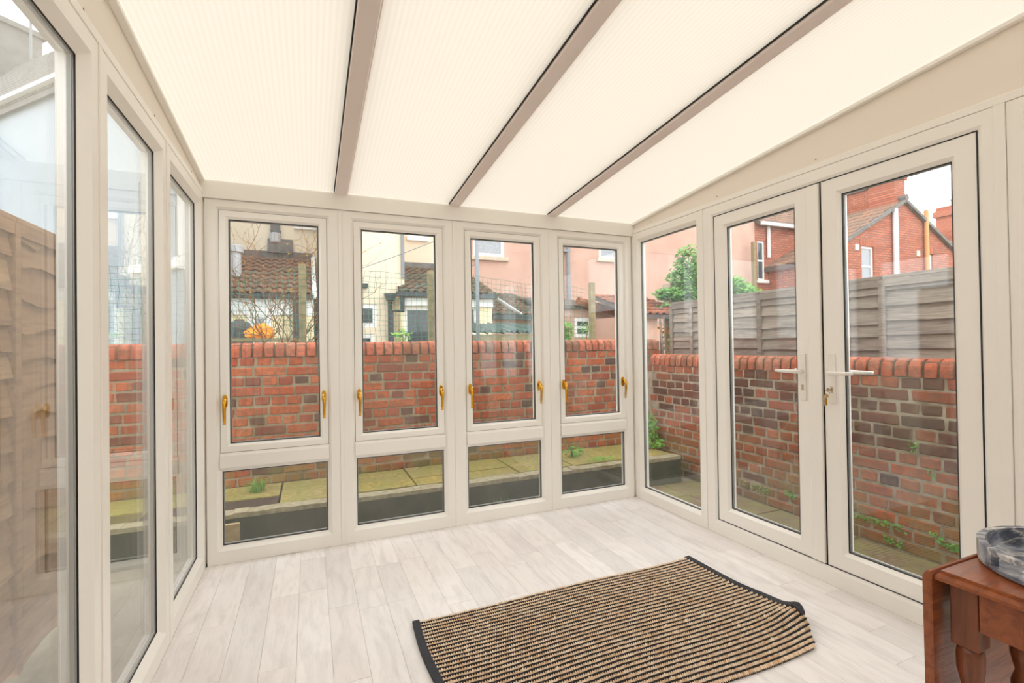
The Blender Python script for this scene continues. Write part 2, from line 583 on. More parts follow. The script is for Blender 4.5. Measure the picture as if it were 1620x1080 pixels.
# ------------------------------------------------------------------ floor of bleached planks
fl = MB().box(XL, XR, YH, D, -.12, -.0035).build('floor', M['seam'])
tag(fl, 'pale bleached oak plank floor of the conservatory', 'floor', kind='structure')
PW = .13
x = -.579
while x < XR-.01:
    y = YH + U(0, .1) - .5
    while y < D:
        y1 = y + random.choice((.42, .55, .68, .8))*U(.92, 1.08)
        a0, a1 = max(x, XL)+.0006, min(x+PW, XR)-.0006
        b0, b1 = max(y, YH)+.0006, min(y1, D)-.0006
        if a1-a0 > .01 and b1-b0 > .03:
            MB().box(a0, a1, b0, b1, -.0034, U(-.0003, 0)).build('plank', M['plank'], fl)
        y = y1
    x += PW

# ------------------------------------------------------------------ window frames
def mp_back(s, t, d): return (s, D+d, t)
def mp_right(s, t, d): return (XR+d, s, t)
def mp_left(s, t, d): return (XL-d, s, t)
FB = .07
def frame_prof(ch=.016, dp=.016):
    return [(0, 0, FB), (0, 0, 0), (1, -ch, 0), (1, 0, dp), (1, 0, FB)]
def glaze(mp, s0, s1, t0, t1, parent, d=.026):
    MB().ring(mp, s0-.002, s1+.002, t0-.002, t1+.002, (.0042,)*4, [(0, 0, d-.002), (1, 0, d-.002), (1, 0, d+.002), (0, 0, d+.002)]).build('gasket', M['gasket'], parent)
    a = mp(s0-.004, t0-.004, d+.002); b = mp(s1+.004, t1+.004, d+.020)
    MB().box(*[q for i in range(3) for q in sorted((a[i], b[i]))]).build('glass_pane', M['glass'], parent)
    MB().ring(mp, s0-.003, s1+.003, t0-.003, t1+.003, (.009,)*4, [(0, 0, d+.006), (1, 0, d+.006), (1, 0, d+.016), (0, 0, d+.016)]).build('spacer_bar', M['spacer'], parent)
def sash_prof():
    return [(0, 0, FB-.005), (0, 0, .012), (1, -.016, .012), (1, 0, .028), (1, 0, FB-.005)]

def brass_handle(mp, s, z, parent):
    b = MB()
    # rounded back plate
    pl = []
    for k in range(16):
        a = 2*PI*k/16
        pl.append((s+.013*math.cos(a), z+.075*math.copysign(abs(math.sin(a))**.55, math.sin(a))*.5))
    b.prism(pl, mp, .012, .002)
    h = b.build('handle', M['gold'], parent, smooth=False, bevel=.002)
    k = MB()
    P = [Vector(mp(s, z+.012, .004)), Vector(mp(s, z+.010, -.022)), Vector(mp(s, z-.010, -.034)), Vector(mp(s, z-.05, -.034)), Vector(mp(s, z-.10, -.028)), Vector(mp(s, z-.128, -.026))]
    k.tube(P, [.011, .011, .010, .0085, .0075, .0065], 10)
    k.build('lever', M['gold'], h, smooth=True)
    c = MB()
    c.tube([mp(s, z+.004, -.020), mp(s, z+.002, -.036)], .0055, 8)
    c.build('lock_barrel', M['gasket'], h)

wn = [0]
def back_unit(s0, s1, label):
    wn[0] += 1
    win = thing('window_%d' % wn[0], label, 'window', ((s0+s1)/2, D+.03, 0), kind='structure')
    W = .066
    f = MB().ring(mp_back, s0, s1, 0, HEAD, (W, .09, W, .056), frame_prof(.016, .018)).build('frame', M['upvc'], win)
    tr = MB()
    zz0, zz1 = .530, .630
    tr.prism([(zz0, FB), (zz0, .018), (zz0+.016, 0), (zz1-.016, 0), (zz1, .018), (zz1, FB)], lambda z, d, a: mp_back(a, z, d), s0+W-.001, s1-W+.001)
    tr.build('transom', M['upvc'], win)
    sash = MB().ring(mp_back, s0+W+.002, s1-W-.002, zz1+.002, HEAD-.058, (.048,)*4, sash_prof()).build('sash', M['upvc'], win)
    MB().ring(mp_back, s0+W-.001, s1-W+.001, zz1-.001, HEAD-.055, (.003,)*4, [(0, 0, .0165), (1, 0, .0165), (1, 0, .05), (0, 0, .05)]).build('shadow_gap_seal', M['spacer'], sash)  # grey ring colours in the shadow line of the sash gap
    glaze(mp_back, s0+W+.050, s1-W-.050, zz1+.050, HEAD-.106, sash, .028)
    low = MB().ring(mp_back, s0+W+.0005, s1-W-.0005, .0905, zz0-.0005, (.010,)*4, [(0, 0, .06), (0, 0, .018), (1, 0, .026), (1, 0, .06)]).build('glazing_bead', M['upvc'], win)
    glaze(mp_back, s0+W+.010, s1-W-.010, .100, zz0-.010, low, .026)
    for s in (s0+W+.026, s1-W-.026):
        brass_handle(mp_back, s, .925, win)
    return win

edges = [(-.542, .170), (.195, .907), (.931, 1.644), (1.668, 2.386)]
names = ['white window unit with two brass handles beside the left glass wall corner',
         'second white window unit from the left corner, black hopper and downpipe seen through it',
         'third white window unit from the left corner, corrugated sheet roof seen through it',
         'white window unit with brass handles beside the right-hand corner of the back wall']
for (a, b), n in zip(edges, names):
    back_unit(a, b, n)
tn = [0]
def trim(mb, label, mat=None, bevel=.002):
    tn[0] += 1
    o = mb.build('trim_%d' % tn[0], mat or M['upvc'], bevel=bevel)
    return tag(o, label, 'trim', kind='structure')
for (a, b), (c, d) in zip(edges, edges[1:]):
    nm = {0: 'first', 1: 'second', 2: 'third'}[edges.index((a, b))]
    trim(MB().box(b+.0005, c-.0005, D-.004, D+.06, 0, HEAD), 'slim white coupling strip between back windows, %s from the left corner' % nm)
# eaves beam
bm_ = MB()
bm_.prism([(D-.016, HEAD+.002), (D-.016, 2.180), (D-.010, 2.188), (D+.09, 2.178), (D+.09, HEAD+.002)], lambda y, z, a: (a, y, z), XL-.07, XR+.07)
bm_ = bm_.build('beam', M['upvc'], bevel=.002)
tag(bm_, 'white eaves beam running along the top of the back windows', 'beam', kind='structure')

def side_unit(mp, s0, s1, label, head=HEAD+.017, wd=(.07, .092, .07, .075)):
    wn[0] += 1
    a = mp((s0+s1)/2, 0, .03)
    win = thing('window_%d' % wn[0], label, 'window', a, kind='structure')
    MB().ring(mp, s0, s1, 0, head, wd, frame_prof(.024, .026)).build('frame', M['upvc'], win)
    glaze(mp, s0+wd[0], s1-wd[2], wd[1], head-wd[3], win, .028)
    return win
side_unit(mp_left, 2.432, D-.012, 'tall fixed glass pane of the left wall, beside the back corner')
side_unit(mp_left, 1.730, 2.412, 'middle tall fixed glass pane of the left wall')
side_unit(mp_left, 1.010, 1.710, 'nearest visible tall glass pane of the left wall, timber fence behind it')
side_unit(mp_left, .290, .990, 'tall left wall pane just beside the viewpoint')
side_unit(mp_left, YH+.01, .270, 'left wall pane next to the house wall')
for y, n in ((2.422, 'between the far two left wall panes'), (1.720, 'between the near two left wall panes'), (1.0, 'beside the nearest visible left wall pane'), (.28, 'at the house end of the left wall')):
    trim(MB().box(XL-.06, XL+.004, y-.0095, y+.0095, 0, HEAD+.017), 'slim white coupling strip %s' % n)
side_unit(mp_right, 2.424, D-.012, 'tall fixed glass pane in the right wall beside the back corner')
side_unit(mp_right, .20, .916, 'white framed pane of the right wall behind the wooden table')
side_unit(mp_right, YH+.01, .19, 'right wall pane next to the house wall')
trim(MB().box(XR-.005, XR+.06, 2.4105, 2.4235, 0, HEAD+.017), 'slim white coupling strip between the fixed pane and the double doors')
trim(MB().box(XR-.008, XR+.06, .9175, .951, 0, HEAD+.017), 'white ribbed coupling post beside the double doors')
trim(MB().box(XL-.07, XL-.002, D-.010, D+.07, 0, HEAD), 'white corner post between the left wall and the back wall')
trim(MB().box(XR+.002, XR+.07, D-.010, D+.07, 0, HEAD), 'white corner post between the back wall and the right wall')

# doors
def lever(mp, s, z, d0, sg, sdir, parent, name='handle'):
    # d0 surface depth, sg -1 = into the room, +1 = outside
    b = MB()
    a = mp(s-.016, z-.155, d0); c = mp(s+.016, z+.095, d0+sg*.010)
    b.box(*[q for i in range(3) for q in sorted((a[i], c[i]))])
    h = b.build(name, M['white_plastic'], parent, bevel=.004)
    l = MB()
    l.tube([mp(s, z, d0+sg*.008), mp(s, z, d0+sg*.045), mp(s+sdir*.012, z, d0+sg*.055), mp(s+sdir*.07, z, d0+sg*.052), mp(s+sdir*.125, z+.001, d0+sg*.050)], [.010, .010, .0105, .0095, .008], 10)
    l.build('lever', M['white_plastic'], h, smooth=True)
    c = MB()
    a0 = mp(s-.005, z-.100, d0+sg*.008); b0 = mp(s+.005, z-.07, d0+sg*.013)
    c.box(*[q for i in range(3) for q in sorted((a0[i], b0[i]))])
    c.build('lock_barrel', M['steel'], h)
    return h
df = MB().ring(mp_right, .952, 2.410, 0, HEAD+.017, (.053, .091, .08, .070), frame_prof(.018, .012)).build('trim_%d' % (tn[0]+1), M['upvc'])
tn[0] += 1
tag(df, 'white outer frame around the double glazed doors of the right wall', 'frame', kind='structure')
def door(n, s0, s1, wl, wr, label):
    d = MB().ring(mp_right, s0, s1, .094, HEAD-.053, (wr, .090, wl, .084), [(0, 0, FB-.005), (0, 0, .010), (1, -.018, .010), (1, 0, .030), (1, 0, FB-.005)]).build('door_%d' % n, M['upvc'])
    tag(d, label, 'door', kind='structure')
    MB().ring(mp_right, s0-.0045, s1+.0045, .0895, HEAD-.0485, (.0045,)*4, [(0, 0, .008), (1, 0, .008), (1, 0, .05), (0, 0, .05)]).build('shadow_gap_seal', M['gasket'], d)  # black ring in the gap round the leaf, painted in for its shade
    glaze(mp_right, s0+wr, s1-wl, .184, HEAD-.137, d, .030)
    return d
d1 = door(1, 1.632, 2.327, .088, .155, 'white glazed door leaf with lever handle pointing to the fixed pane')
MB().box(XR-.004, XR+.009, 1.634, 1.700, .096, HEAD-.056).build('meeting_strip', M['upvc'], d1, bevel=.004)
d2 = door(2, 1.008, 1.626, .092, .088, 'white glazed door leaf with key in its lock, nearer the wooden table')
lever(mp_right, 1.738, 1.064, .010, -1, 1, d1)
lever(mp_right, 1.585, 1.064, .010, -1, -1, d2)
lever(mp_right, 1.585, 1.064, FB-.005, 1, -1, d2, 'outside_handle')
lever(mp_right, 1.738, 1.064, FB-.005, 1, 1, d1, 'outside_handle')
# keys
kx, ky, kz = XR-.005, 1.585, .979
keys = thing('bunch_of_keys', 'brass keys on a ring hanging from the lock of the glazed door', 'keys', (kx-.03, ky, kz-.09))
def key_mb(p, ax):
    b = MB()
    c = Vector(p)
    for i in range(1):
        pts = []
        for k in range(12):
            a = 2*PI*k/12
            pts.append((.011*math.cos(a), .010*math.sin(a)))
        if ax == 'h':
            b.prism(pts, lambda p_, q, a: (c.x-.024+p_, c.y+a, c.z+q), -.0014, .0014)
            b.box(c.x-.014, c.x+.004, c.y-.001, c.y+.001, c.z-.004, c.z+.004)
        else:
            b.prism(pts, lambda p_, q, a: (c.x+a, c.y+p_, c.z+q), -.0012, .0012)
            b.box(c.x-.001, c.x+.001, c.y-.0042, c.y+.0042, c.z-.046, c.z-.008)
            b.box(c.x-.001, c.x+.001, c.y+.003, c.y+.006, c.z-.036, c.z-.030)
    return b
key_mb((kx, ky, kz), 'h').build('key', M['steel'], keys)
key_mb((kx-.030, ky+.004, kz-.030), 'v').build('key', M['gold'], keys)
key_mb((kx-.033, ky+.009, kz-.034), 'v').build('key', M['steel'], keys)
MB().tube([(kx-.028, ky+.012*math.cos(a), kz-.012+.013*math.sin(a)) for a in [2*PI*k/14 for k in range(15)]], .0012, 5).build('ring', M['steel'], keys)

# gable infill boards above the side frames
def gable(name, mp, sgn, label):
    hd = HEAD+.019
    b = MB()
    y0, y1 = YH, D-.02
    b.prism([(y0, hd), (y1, hd), (y1, zroof(y1)-.004), (y0, zroof(y0)-.004)], lambda y, z, a: mp(y, z, a), .012, .06)
    o = b.build(name, M['gable'])
    tag(o, label, 'wall', kind='structure')
    t = MB()
    t.prism([(y0, hd), (y1, hd), (y1, hd+.030), (y0, hd+.034)], lambda y, z, a: mp(y, z, a), -.002, .013)
    t.build('cover_strip', M['upvc'], o, bevel=.003)
    t = MB()
    t.prism([(y0, zroof(y0)-.022), (y1, zroof(y1)-.022), (y1, zroof(y1)-.005), (y0, zroof(y0)-.005)], lambda y, z, a: mp(y, z, a), -.014, .012)
    t.build('roof_trim', M['upvc'], o, bevel=.002)
    for yy in (2.95, 2.30, 1.65):
        c = Vector(mp(yy, hd+.055, .011)); e = Vector(mp(yy, hd+.055, .016))
        MB().tube([c, e], .004, 8).build('screw_head', M['rust'], o)
    return o
gable('wall_left', mp_left, -1, 'cream sloping infill board above the left glass panes')
gable('wall_right', mp_right, 1, 'cream sloping infill board above the double doors')
# house wall behind the viewpoint
wb = MB().box(XL-.1, XR+.1, YH-.2, YH, -.1, 2.9).build('wall_rear', M['plaster'])
tag(wb, 'plain cream house wall closing the room behind the viewpoint', 'wall', kind='structure')

# roof
ce = thing('ceiling', 'sloping roof of cream polycarbonate sheets between taupe rafters', 'ceiling', ((XL+XR)/2, D, 2.19), kind='structure')
raf = [.188, .922, 1.672]
bays = [(XL-.06, raf[0]), (raf[0], raf[1]), (raf[1], raf[2]), (raf[2], XR+.06)]
YE = D+.14
for a, b in bays:
    x0 = a+(.036 if a > XL else 0); x1 = b-(.030 if b < XR else 0)
    mb = MB()
    n0 = 0
    vs = []
    t = .025
    for dz in (.002, .002+t):
        vs += [(x0, YH, zroof(YH)+dz), (x1, YH, zroof(YH)+dz), (x1, YE, zroof(YE)+dz), (x0, YE, zroof(YE)+dz)]
    mb.add(vs, [(3, 2, 1, 0), (4, 5, 6, 7), (0, 1, 5, 4), (1, 2, 6, 5), (2, 3, 7, 6), (3, 0, 4, 7)])
    o = mb.build('roof_panel', [M['opal'], M['clear']], ce)
    for p in o.data.polygons:
        p.material_index = 0 if p.normal.z < -.5 else 1
for i, xc in enumerate(raf):
    r = MB()
    wv, dn = .036, .016
    vs = []
    for (dx, dz) in ((-wv+.004, -dn), (wv-.004, -dn), (wv, -dn+.006), (wv, .05), (-wv, .05), (-wv, -dn+.006)):
        vs += [(xc+dx, YH, zroof(YH)+dz), (xc+dx, D-.012, zroof(D-.012)+dz)]
    n = 6
    fs = [(2*k, 2*((k+1) % n), 2*((k+1) % n)+1, 2*k+1) for k in range(n)]
    fs += [tuple(2*k for k in range(n)), tuple(2*k+1 for k in range(n))]
    rf = r.add(vs, fs).build('rafter', M['rafter'], ce)
    for sg in (-1, 1):
        q = MB()
        vs = []
        for dx, dz in ((0, -.004), (.005, -.004), (.005, .02), (0, .02)):
            for y in (YH, D-.014):
                vs.append((xc+sg*(wv+.0005+dx), y, zroof(y)+dz))
        fs = [(2*k, 2*((k+1) % 4), 2*((k+1) % 4)+1, 2*k+1) for k in range(4)] + [(0, 2, 4, 6), (1, 3, 5, 7)]
        q.add(vs, fs).build('gasket', M['gasket'] if sg < 0 else M['rafter'], rf)

# ------------------------------------------------------------------ brick walls
def brick_mesh(L, Dp, H, mat, seed):
    rs = random.Random(seed)
    bm = bmesh.new()
    bmesh.ops.create_cube(bm, size=1)
    for v in bm.verts:
        v.co = Vector((v.co.x*L + rs.uniform(-.003, .003), v.co.y*Dp + rs.uniform(-.002, .002), v.co.z*H + rs.uniform(-.0025, .0025)))
    bmesh.ops.bevel(bm, geom=bm.edges[:], offset=.006, segments=1, affect='EDGES')
    me = bpy.data.meshes.new('brick')
    bm.to_mesh(me)
    bm.free()
    me.materials.append(mat)
    return me
def bullnose_mesh(wd, depth, h, mat, seed):
    rs = random.Random(seed)
    b = MB()
    pr = [(-depth/2, 0), (depth/2, 0)]
    r = .062
    for k in range(6):
        a = PI/2*k/5
        pr.append((depth/2-r+r*math.cos(a), h-r+r*math.sin(a)))
    for k in range(6):
        a = PI/2+PI/2*k/5
        pr.append((-depth/2+r+r*math.cos(a), h-r+r*math.sin(a)))
    t = .006
    n = len(pr)
    vs = []
    for x_, sc in ((-wd/2, .93), (-wd/2+t, 1), (wd/2-t, 1), (wd/2, .93)):
        for p, q in pr:
            vs.append((x_+rs.uniform(-.001, .001), p*sc, (q-h/2)*sc+h/2))
    fs = [(i*n+k, i*n+(k+1) % n, (i+1)*n+(k+1) % n, (i+1)*n+k) for i in range(3) for k in range(n)]
    fs += [tuple(range(n))[::-1], tuple(range(3*n, 4*n))]
    b.add(vs, fs)
    me = b.mesh('coping_brick')
    me.materials.append(mat)
    return me

def brick_wall(root, axis, face, s0, s1, z0, rows, mats, cop_mat, pick, mortar, see):
    # bricks laid in alternate courses of stretchers and headers; face = outer face coordinate
    P = .075
    core = MB()
    th = .215
    zt = z0+rows*P
    if axis == 'x':
        core.box(s0, s1, face+.006, face+th, z0-.3, zt-.004)
    else:
        core.box(face+.006, face+th, s0, s1, z0-.3, zt-.004)
    core.build('mortar', mortar, root)
    ST = {(t, m, k): brick_mesh(.211 if t == 's' else .0995, .09, .0625, mats[m], 17*k+m+(5 if t == 's' else 0)) for t in 'sh' for m in range(len(mats)) for k in range(4)}
    items = []
    for r in range(rows):
        t = 's' if r % 2 == rows % 2 else 'h'
        pitch = .225 if t == 's' else .1125
        s = s0 - U(0, pitch)
        z = z0 + (r+.5)*P
        while s < s1:
            L = pitch
            c = s+L/2
            if c-L*.35 > s0 and c+L*.35 < s1:
                items.append((t, c, z, r))
            s += pitch
    items.sort(key=lambda q: -see(q[1], q[2]))
    rest = {}
    for i, (t, c, z, r) in enumerate(items):
        m = pick(r, c)
        me = ST[(t, m, random.randrange(4))]
        dd = U(-.003, .004)
        loc = (c+U(-.002, .002), face+.045+dd, z+U(-.002, .002)) if axis == 'x' else (face+.045+dd, c+U(-.002, .002), z+U(-.002, .002))
        rot = (U(-.01, .01), U(-.008, .008), U(-.012, .012)+(0 if axis == 'x' else PI/2))
        if i < 300:
            inst('brick', me, root, loc, rot)
        else:
            from mathutils import Euler
            X = Matrix.LocRotScale(Vector(loc), Euler(rot), Vector((1, 1, 1)))
            b = rest.setdefault(m, MB())
            b.add([X @ v.co for v in me.vertices], [tuple(p.vertices) for p in me.polygons])
    for m, b in rest.items():
        o = b.build('brick_course', mats[m], root)
        o['kind'] = 'stuff'
    cm = [bullnose_mesh(.0625, th+.012, .108, cop_mat, 100+k) for k in range(5)]
    n = int((s1-s0)/P)
    b = MB()
    if axis == 'x': b.box(s0+.005, s1-.005, face+.012, face+th-.012, zt-.003, zt+.090)
    else: b.box(face+.012, face+th-.012, s0+.005, s1-.005, zt-.003, zt+.090)
    b.build('coping_mortar', M['coping_mortar'], root)
    for k in range(n):
        c = s0+(k+.5)*P
        loc = (c, face+th/2+U(-.004, .003), zt-.001+U(-.001, .003)) if axis == 'x' else (face+th/2+U(-.004, .003), c, zt-.001+U(-.001, .003))
        inst('coping_brick', random.choice(cm), root, loc, (0, U(-.01, .01), 0 if axis == 'x' else PI/2))

BWY, SWX = 4.10, 3.25
bw = thing('brick_wall', 'tall orange red brick garden wall with rounded coping facing the back windows', 'garden wall', (1, BWY+.1, STEP_Z), 'brick garden walls')
def pick_b(r, c):
    return 1 if random.random() < .10 else 0
brick_wall(bw, 'x', BWY, -1.75, SWX+.20, STEP_Z-.012, 13, [M['brick_red'], M['brick_dark']], M['coping'], pick_b, M['mortar'], lambda s, z: -abs(s-1.05)-.1*abs(z-.7))
sw = thing('brick_wall', 'lower sooty red brown brick wall with rounded coping outside the double doors', 'garden wall', (SWX+.1, 2, G0), 'brick garden walls')
def pick_s(r, c):
    if r >= 13: return 1 if random.random() < .35 else 0
    if r >= 10: return 1 if random.random() < .85 else 0
    if r == 9: return 1 if random.random() < .8 else 0
    if r == 8: return 1 if random.random() < (.8 if c < 2.2 else .3) else 0
    return 1 if random.random() < .07 else 0
brick_wall(sw, 'y', SWX, .35, BWY-.004, G0+.005, 14, [M['brick_side'], M['brick_soot']], M['coping'], pick_s, M['mortar_pale'], lambda s, z: -s)

# raised concrete ledge with paving
lg = MB().box(-1.75, 3.12, STEP_Y, BWY-.002, G0-.02, STEP_Z-.035).build('concrete_ledge', M['concrete'])
tag(lg, 'raised dark concrete ledge with mossy paving between the back windows and brick wall', 'ledge', kind='structure')
e = MB()
nx = 60
rs = random.Random(4)
for i in range(nx):
    x0 = -1.75+4.87*i/nx; x1 = -1.75+4.87*(i+1)/nx
    e.box(x0, x1, STEP_Y-.006+rs.uniform(-.003, .006), STEP_Y+.10, STEP_Z-.034, STEP_Z-.004+rs.uniform(-.004, .003))
e.build('ledge_edge', M['concrete_edge'], lg)
xs = [-.20, .28, .72, 1.12, 1.55, 2.05, 2.55, 3.10]
for a, b in zip(xs, xs[1:]):
    if a > .2 and a < 1.2:
        ym = STEP_Y+.30
        MB().box(a+.006, b-.006, STEP_Y+.104, ym, STEP_Z-.036, STEP_Z+U(-.004, .004)).build('paving_slab', M['slab'], lg, bevel=.004)
        MB().box(a+.006, b-.006, ym+.008, BWY-.012, STEP_Z-.036, STEP_Z+U(-.004, .004)).build('paving_slab', M['slab'], lg, bevel=.004)
    else:
        MB().box(a+.006, b-.006, STEP_Y+.104, BWY-.012, STEP_Z-.036, STEP_Z+U(-.004, .004)).build('paving_slab', M['slab'], lg, bevel=.004)
MB().box(-1.74, -.206, STEP_Y+.30, BWY-.012, STEP_Z-.036, STEP_Z-.002).build('paving_slab', M['slab'], lg, bevel=.004)
MB().box(-1.74, -.206, STEP_Y+.104, STEP_Y+.296, STEP_Z-.036, STEP_Z-.010).build('soil_bed', M['soil'], lg)
bd = MB()
bd.box(-.14, .05, -.012, .012, 0, .20, Matrix.Translation((-.46, 3.425, G0)) @ Matrix.Rotation(.10, 4, 'X'))
o = bd.build('timber_board', M['board'])
tag(o, 'short pale timber board standing on edge against the concrete ledge', 'board')

# ------------------------------------------------------------------ timber fences
def slat_mb(axis, X, y0, y1, z, h, sg, seed, wav):
    rs = random.Random(seed)
    b = MB()
    n = 9
    vs = []
    ph = rs.uniform(0, 6); am = wav*rs.uniform(.5, 1.2)
    for i in range(n+1):
        y = y0+(y1-y0)*i/n
        lo = z+am*math.sin(ph+3.2*i/n*2)+rs.uniform(-.3, .3)*am
        # bottom edge proud, top edge tucked behind the slat above
        vs += [(X+sg*.026, y, lo), (X+sg*.012, y, lo), (X-sg*.006, y, z+h), (X+sg*.002, y, z+h)]
    fs = []
    for i in range(n):
        for k in range(4):
            l = (k+1) % 4
            fs.append((4*i+k, 4*i+l, 4*i+4+l, 4*i+4+k))
    fs += [(0, 1, 2, 3), (4*n+3, 4*n+2, 4*n+1, 4*n)]
    return b.add(vs, fs)
def lap_fence(root, X, sg, ys, z0, zt, pitch, mat, postmat, wav, battens=(), split=None):
    sd = 0
    for y0, y1 in zip(ys, ys[1:]):
        z = z0
        while z < zt-.03:
            p = pitch*U(.85, 1.15)
            slat_mb('y', X, y0+.02, y1-.02, z, min(p+.025, zt-z), sg, 31*sd, wav).build('slat', mat, root)
            sd += 1
            z += p
        b = MB().box(X-.03, X+.03, y0+.005, y1-.005, zt, zt+.024).build('capping_rail', mat, root, bevel=.003)
        MB().box(X+sg*.016, X+sg*.032, y0+.005, y1-.005, zt-.05, zt-.001).build('top_rail', mat, root)
    for y in ys:
        MB().box(X-.02, X+sg*.034+(.0 if sg > 0 else 0), y-.019, y+.019, z0-.02, zt-.002).build('post', postmat, root) if sg > 0 else \
            MB().box(X-.034, X+.02, y-.019, y+.019, z0-.02, zt-.002).build('post', postmat, root)
    for y in battens:
        lo, hi = sorted((X+sg*.034, X+sg*.014))
        MB().box(lo, hi, y-.018, y+.018, z0-.02, zt-.052).build('batten', postmat, root)
FX = 3.51
fr = thing('lap_fence', 'silvered timber lap fence panels standing behind the low sooty brick wall', 'fence', (FX, 2.4, G0), 'timber fences')
lap_fence(fr, FX, -1, [-.2, 1.96, 2.90, 3.96], 1.07-.08, 1.625, .092, M['fence'], M['fence'], .006, (3.68,))
for y, t in ((-.18, 0), (1.0, 0), (1.96, 0), (2.9, 0), (3.96, 0)):
    MB().box(FX+.03, FX+.09, y-.03, y+.03, G0-.02, 1.60).build('ground_post', M['fence'], fr)
# broken end bits leaning by the corner
for k, (dy, ln) in enumerate(((.05, .10), (.09, .16), (.13, .05))):
    MB().tube([(FX-.03, 3.99+dy, 1.02), (FX-.02, 3.99+dy+ln*.4, 1.52-.03*k)], .012, 5).build('loose_lath', M['fence'], fr)
LX = -1.10
flw = thing('lap_fence', 'brown wavy edged timber lap fence close outside the left glass panes', 'fence', (LX, 1.2, G0), 'timber fences')
lap_fence(flw, LX, 1, [-1.0, .75, 2.52, 2.98], G0+.02, 1.74, .125, M['fence_left'], M['fence_left'], .02)

# ------------------------------------------------------------------ wire mesh fence beyond the brick wall
FY = 4.95
wf = thing('wire_fence', 'green wire mesh fence on timber posts standing behind the tall brick wall', 'fence', (.8, FY, G0))
def wire_mesh():
    b = MB()
    x0, x1 = -2.2, 3.05
    def top(x): return 1.985 - max(0, x-1.6)*.07 + .012*math.sin(x*5) - (.05 if x < -.3 else 0)
    pitch = .052
    nx = int((x1-x0)/pitch)
    for i in range(nx+1):
        x = x0+i*pitch
        t = top(x)
        n = 10
        pts = []
        for k in range(n+1):
            z = .9+(t-.9)*k/n
            pts.append((x+.006*math.sin(k*2.1+i*.7)+.008*math.sin(z*6+x*2), FY+.006*math.sin(k*1.7+i), z))
        b.tube(pts, .0019, 3)
    nz = 21
    for j in range(nz):
        pts = []
        for k in range(41):
            x = x0+(x1-x0)*k/40
            z = .9+(top(x)-.9)*j/(nz-1)
            pts.append((x, FY+.004*math.sin(k*1.3+j), z+.006*math.sin(k*1.9+j*1.1)))
        b.tube(pts, .0019, 3)
    o = b.build('wire_mesh', M['wire'], wf, normals=False)
    o['kind'] = 'stuff'
wire_mesh()
for u, v, wd in ((478, 418, .032), (681, 428, .03), (936, 447, .031)):
    p = at(u, v, 1, FY+.04)
    MB().box(p.x-wd, p.x+wd, FY+.012, FY+.07, G0-.02, p.z).build('post', M['post'], wf, bevel=.004)

# ------------------------------------------------------------------ houses beyond the wall
YM, YA = 12.5, 10.0
def facade(mp, s0, s1, t0, t1, holes, th=.2):
    b = MB()
    ss = sorted({s0, s1, *[h[0] for h in holes], *[h[1] for h in holes]})
    ts = sorted({t0, t1, *[h[2] for h in holes], *[h[3] for h in holes]})
    for a, c in zip(ss, ss[1:]):
        for e_, g in zip(ts, ts[1:]):
            m1, m2 = (a+c)/2, (e_+g)/2
            if any(h[0] < m1 < h[1] and h[2] < m2 < h[3] for h in holes): continue
            p = mp(a, e_, 0); q = mp(c, g, th)
            b.box(*[w_ for i in range(3) for w_ in sorted((p[i], q[i]))])
    return b
def house_window(mp, h, parent, glass='dark_glass', fw=.06, dep=.06, bars=(), sill=True, name='window'):
    s0, s1, t0, t1 = h
    f = MB().ring(mp, s0-.005, s1+.005, t0-.005, t1+.005, (fw,)*4, [(0, 0, dep), (1, 0, dep), (1, 0, dep+.06), (0, 0, dep+.06)])
    for k, pos in bars:
        if k == 'h':
            p = mp(s0+fw, pos-.03, dep+.005); q = mp(s1-fw, pos+.03, dep+.05)
        else:
            p = mp(pos-.025, t0+fw, dep+.005); q = mp(pos+.025, t1-fw, dep+.05)
        f.box(*[w_ for i in range(3) for w_ in sorted((p[i], q[i]))])
    f = f.build(name, M['white_paint'], parent)
    p = mp(s0+fw*.8, t0+fw*.8, dep+.025); q = mp(s1-fw*.8, t1-fw*.8, dep+.045)
    MB().box(*[w_ for i in range(3) for w_ in sorted((p[i], q[i]))]).build('pane', M[glass], f)
    if sill:
        p = mp(s0-.10, t0-.11, -.09); q = mp(s1+.10, t0, .06)
        MB().box(*[w_ for i in range(3) for w_ in sorted((p[i], q[i]))]).build('sill', M['stone'] if sill is True else M['white_paint'], f)
    return f
def mpY(Y): return lambda s, t, d: (s, Y+d, t)
def mpX(X, sg=1): return lambda s, t, d: (X+sg*d, s, t)
def X_(u, Y): return at(u, 545, 1, Y).x
def Z_(u, v, Y): return at(u, v, 1, Y).z

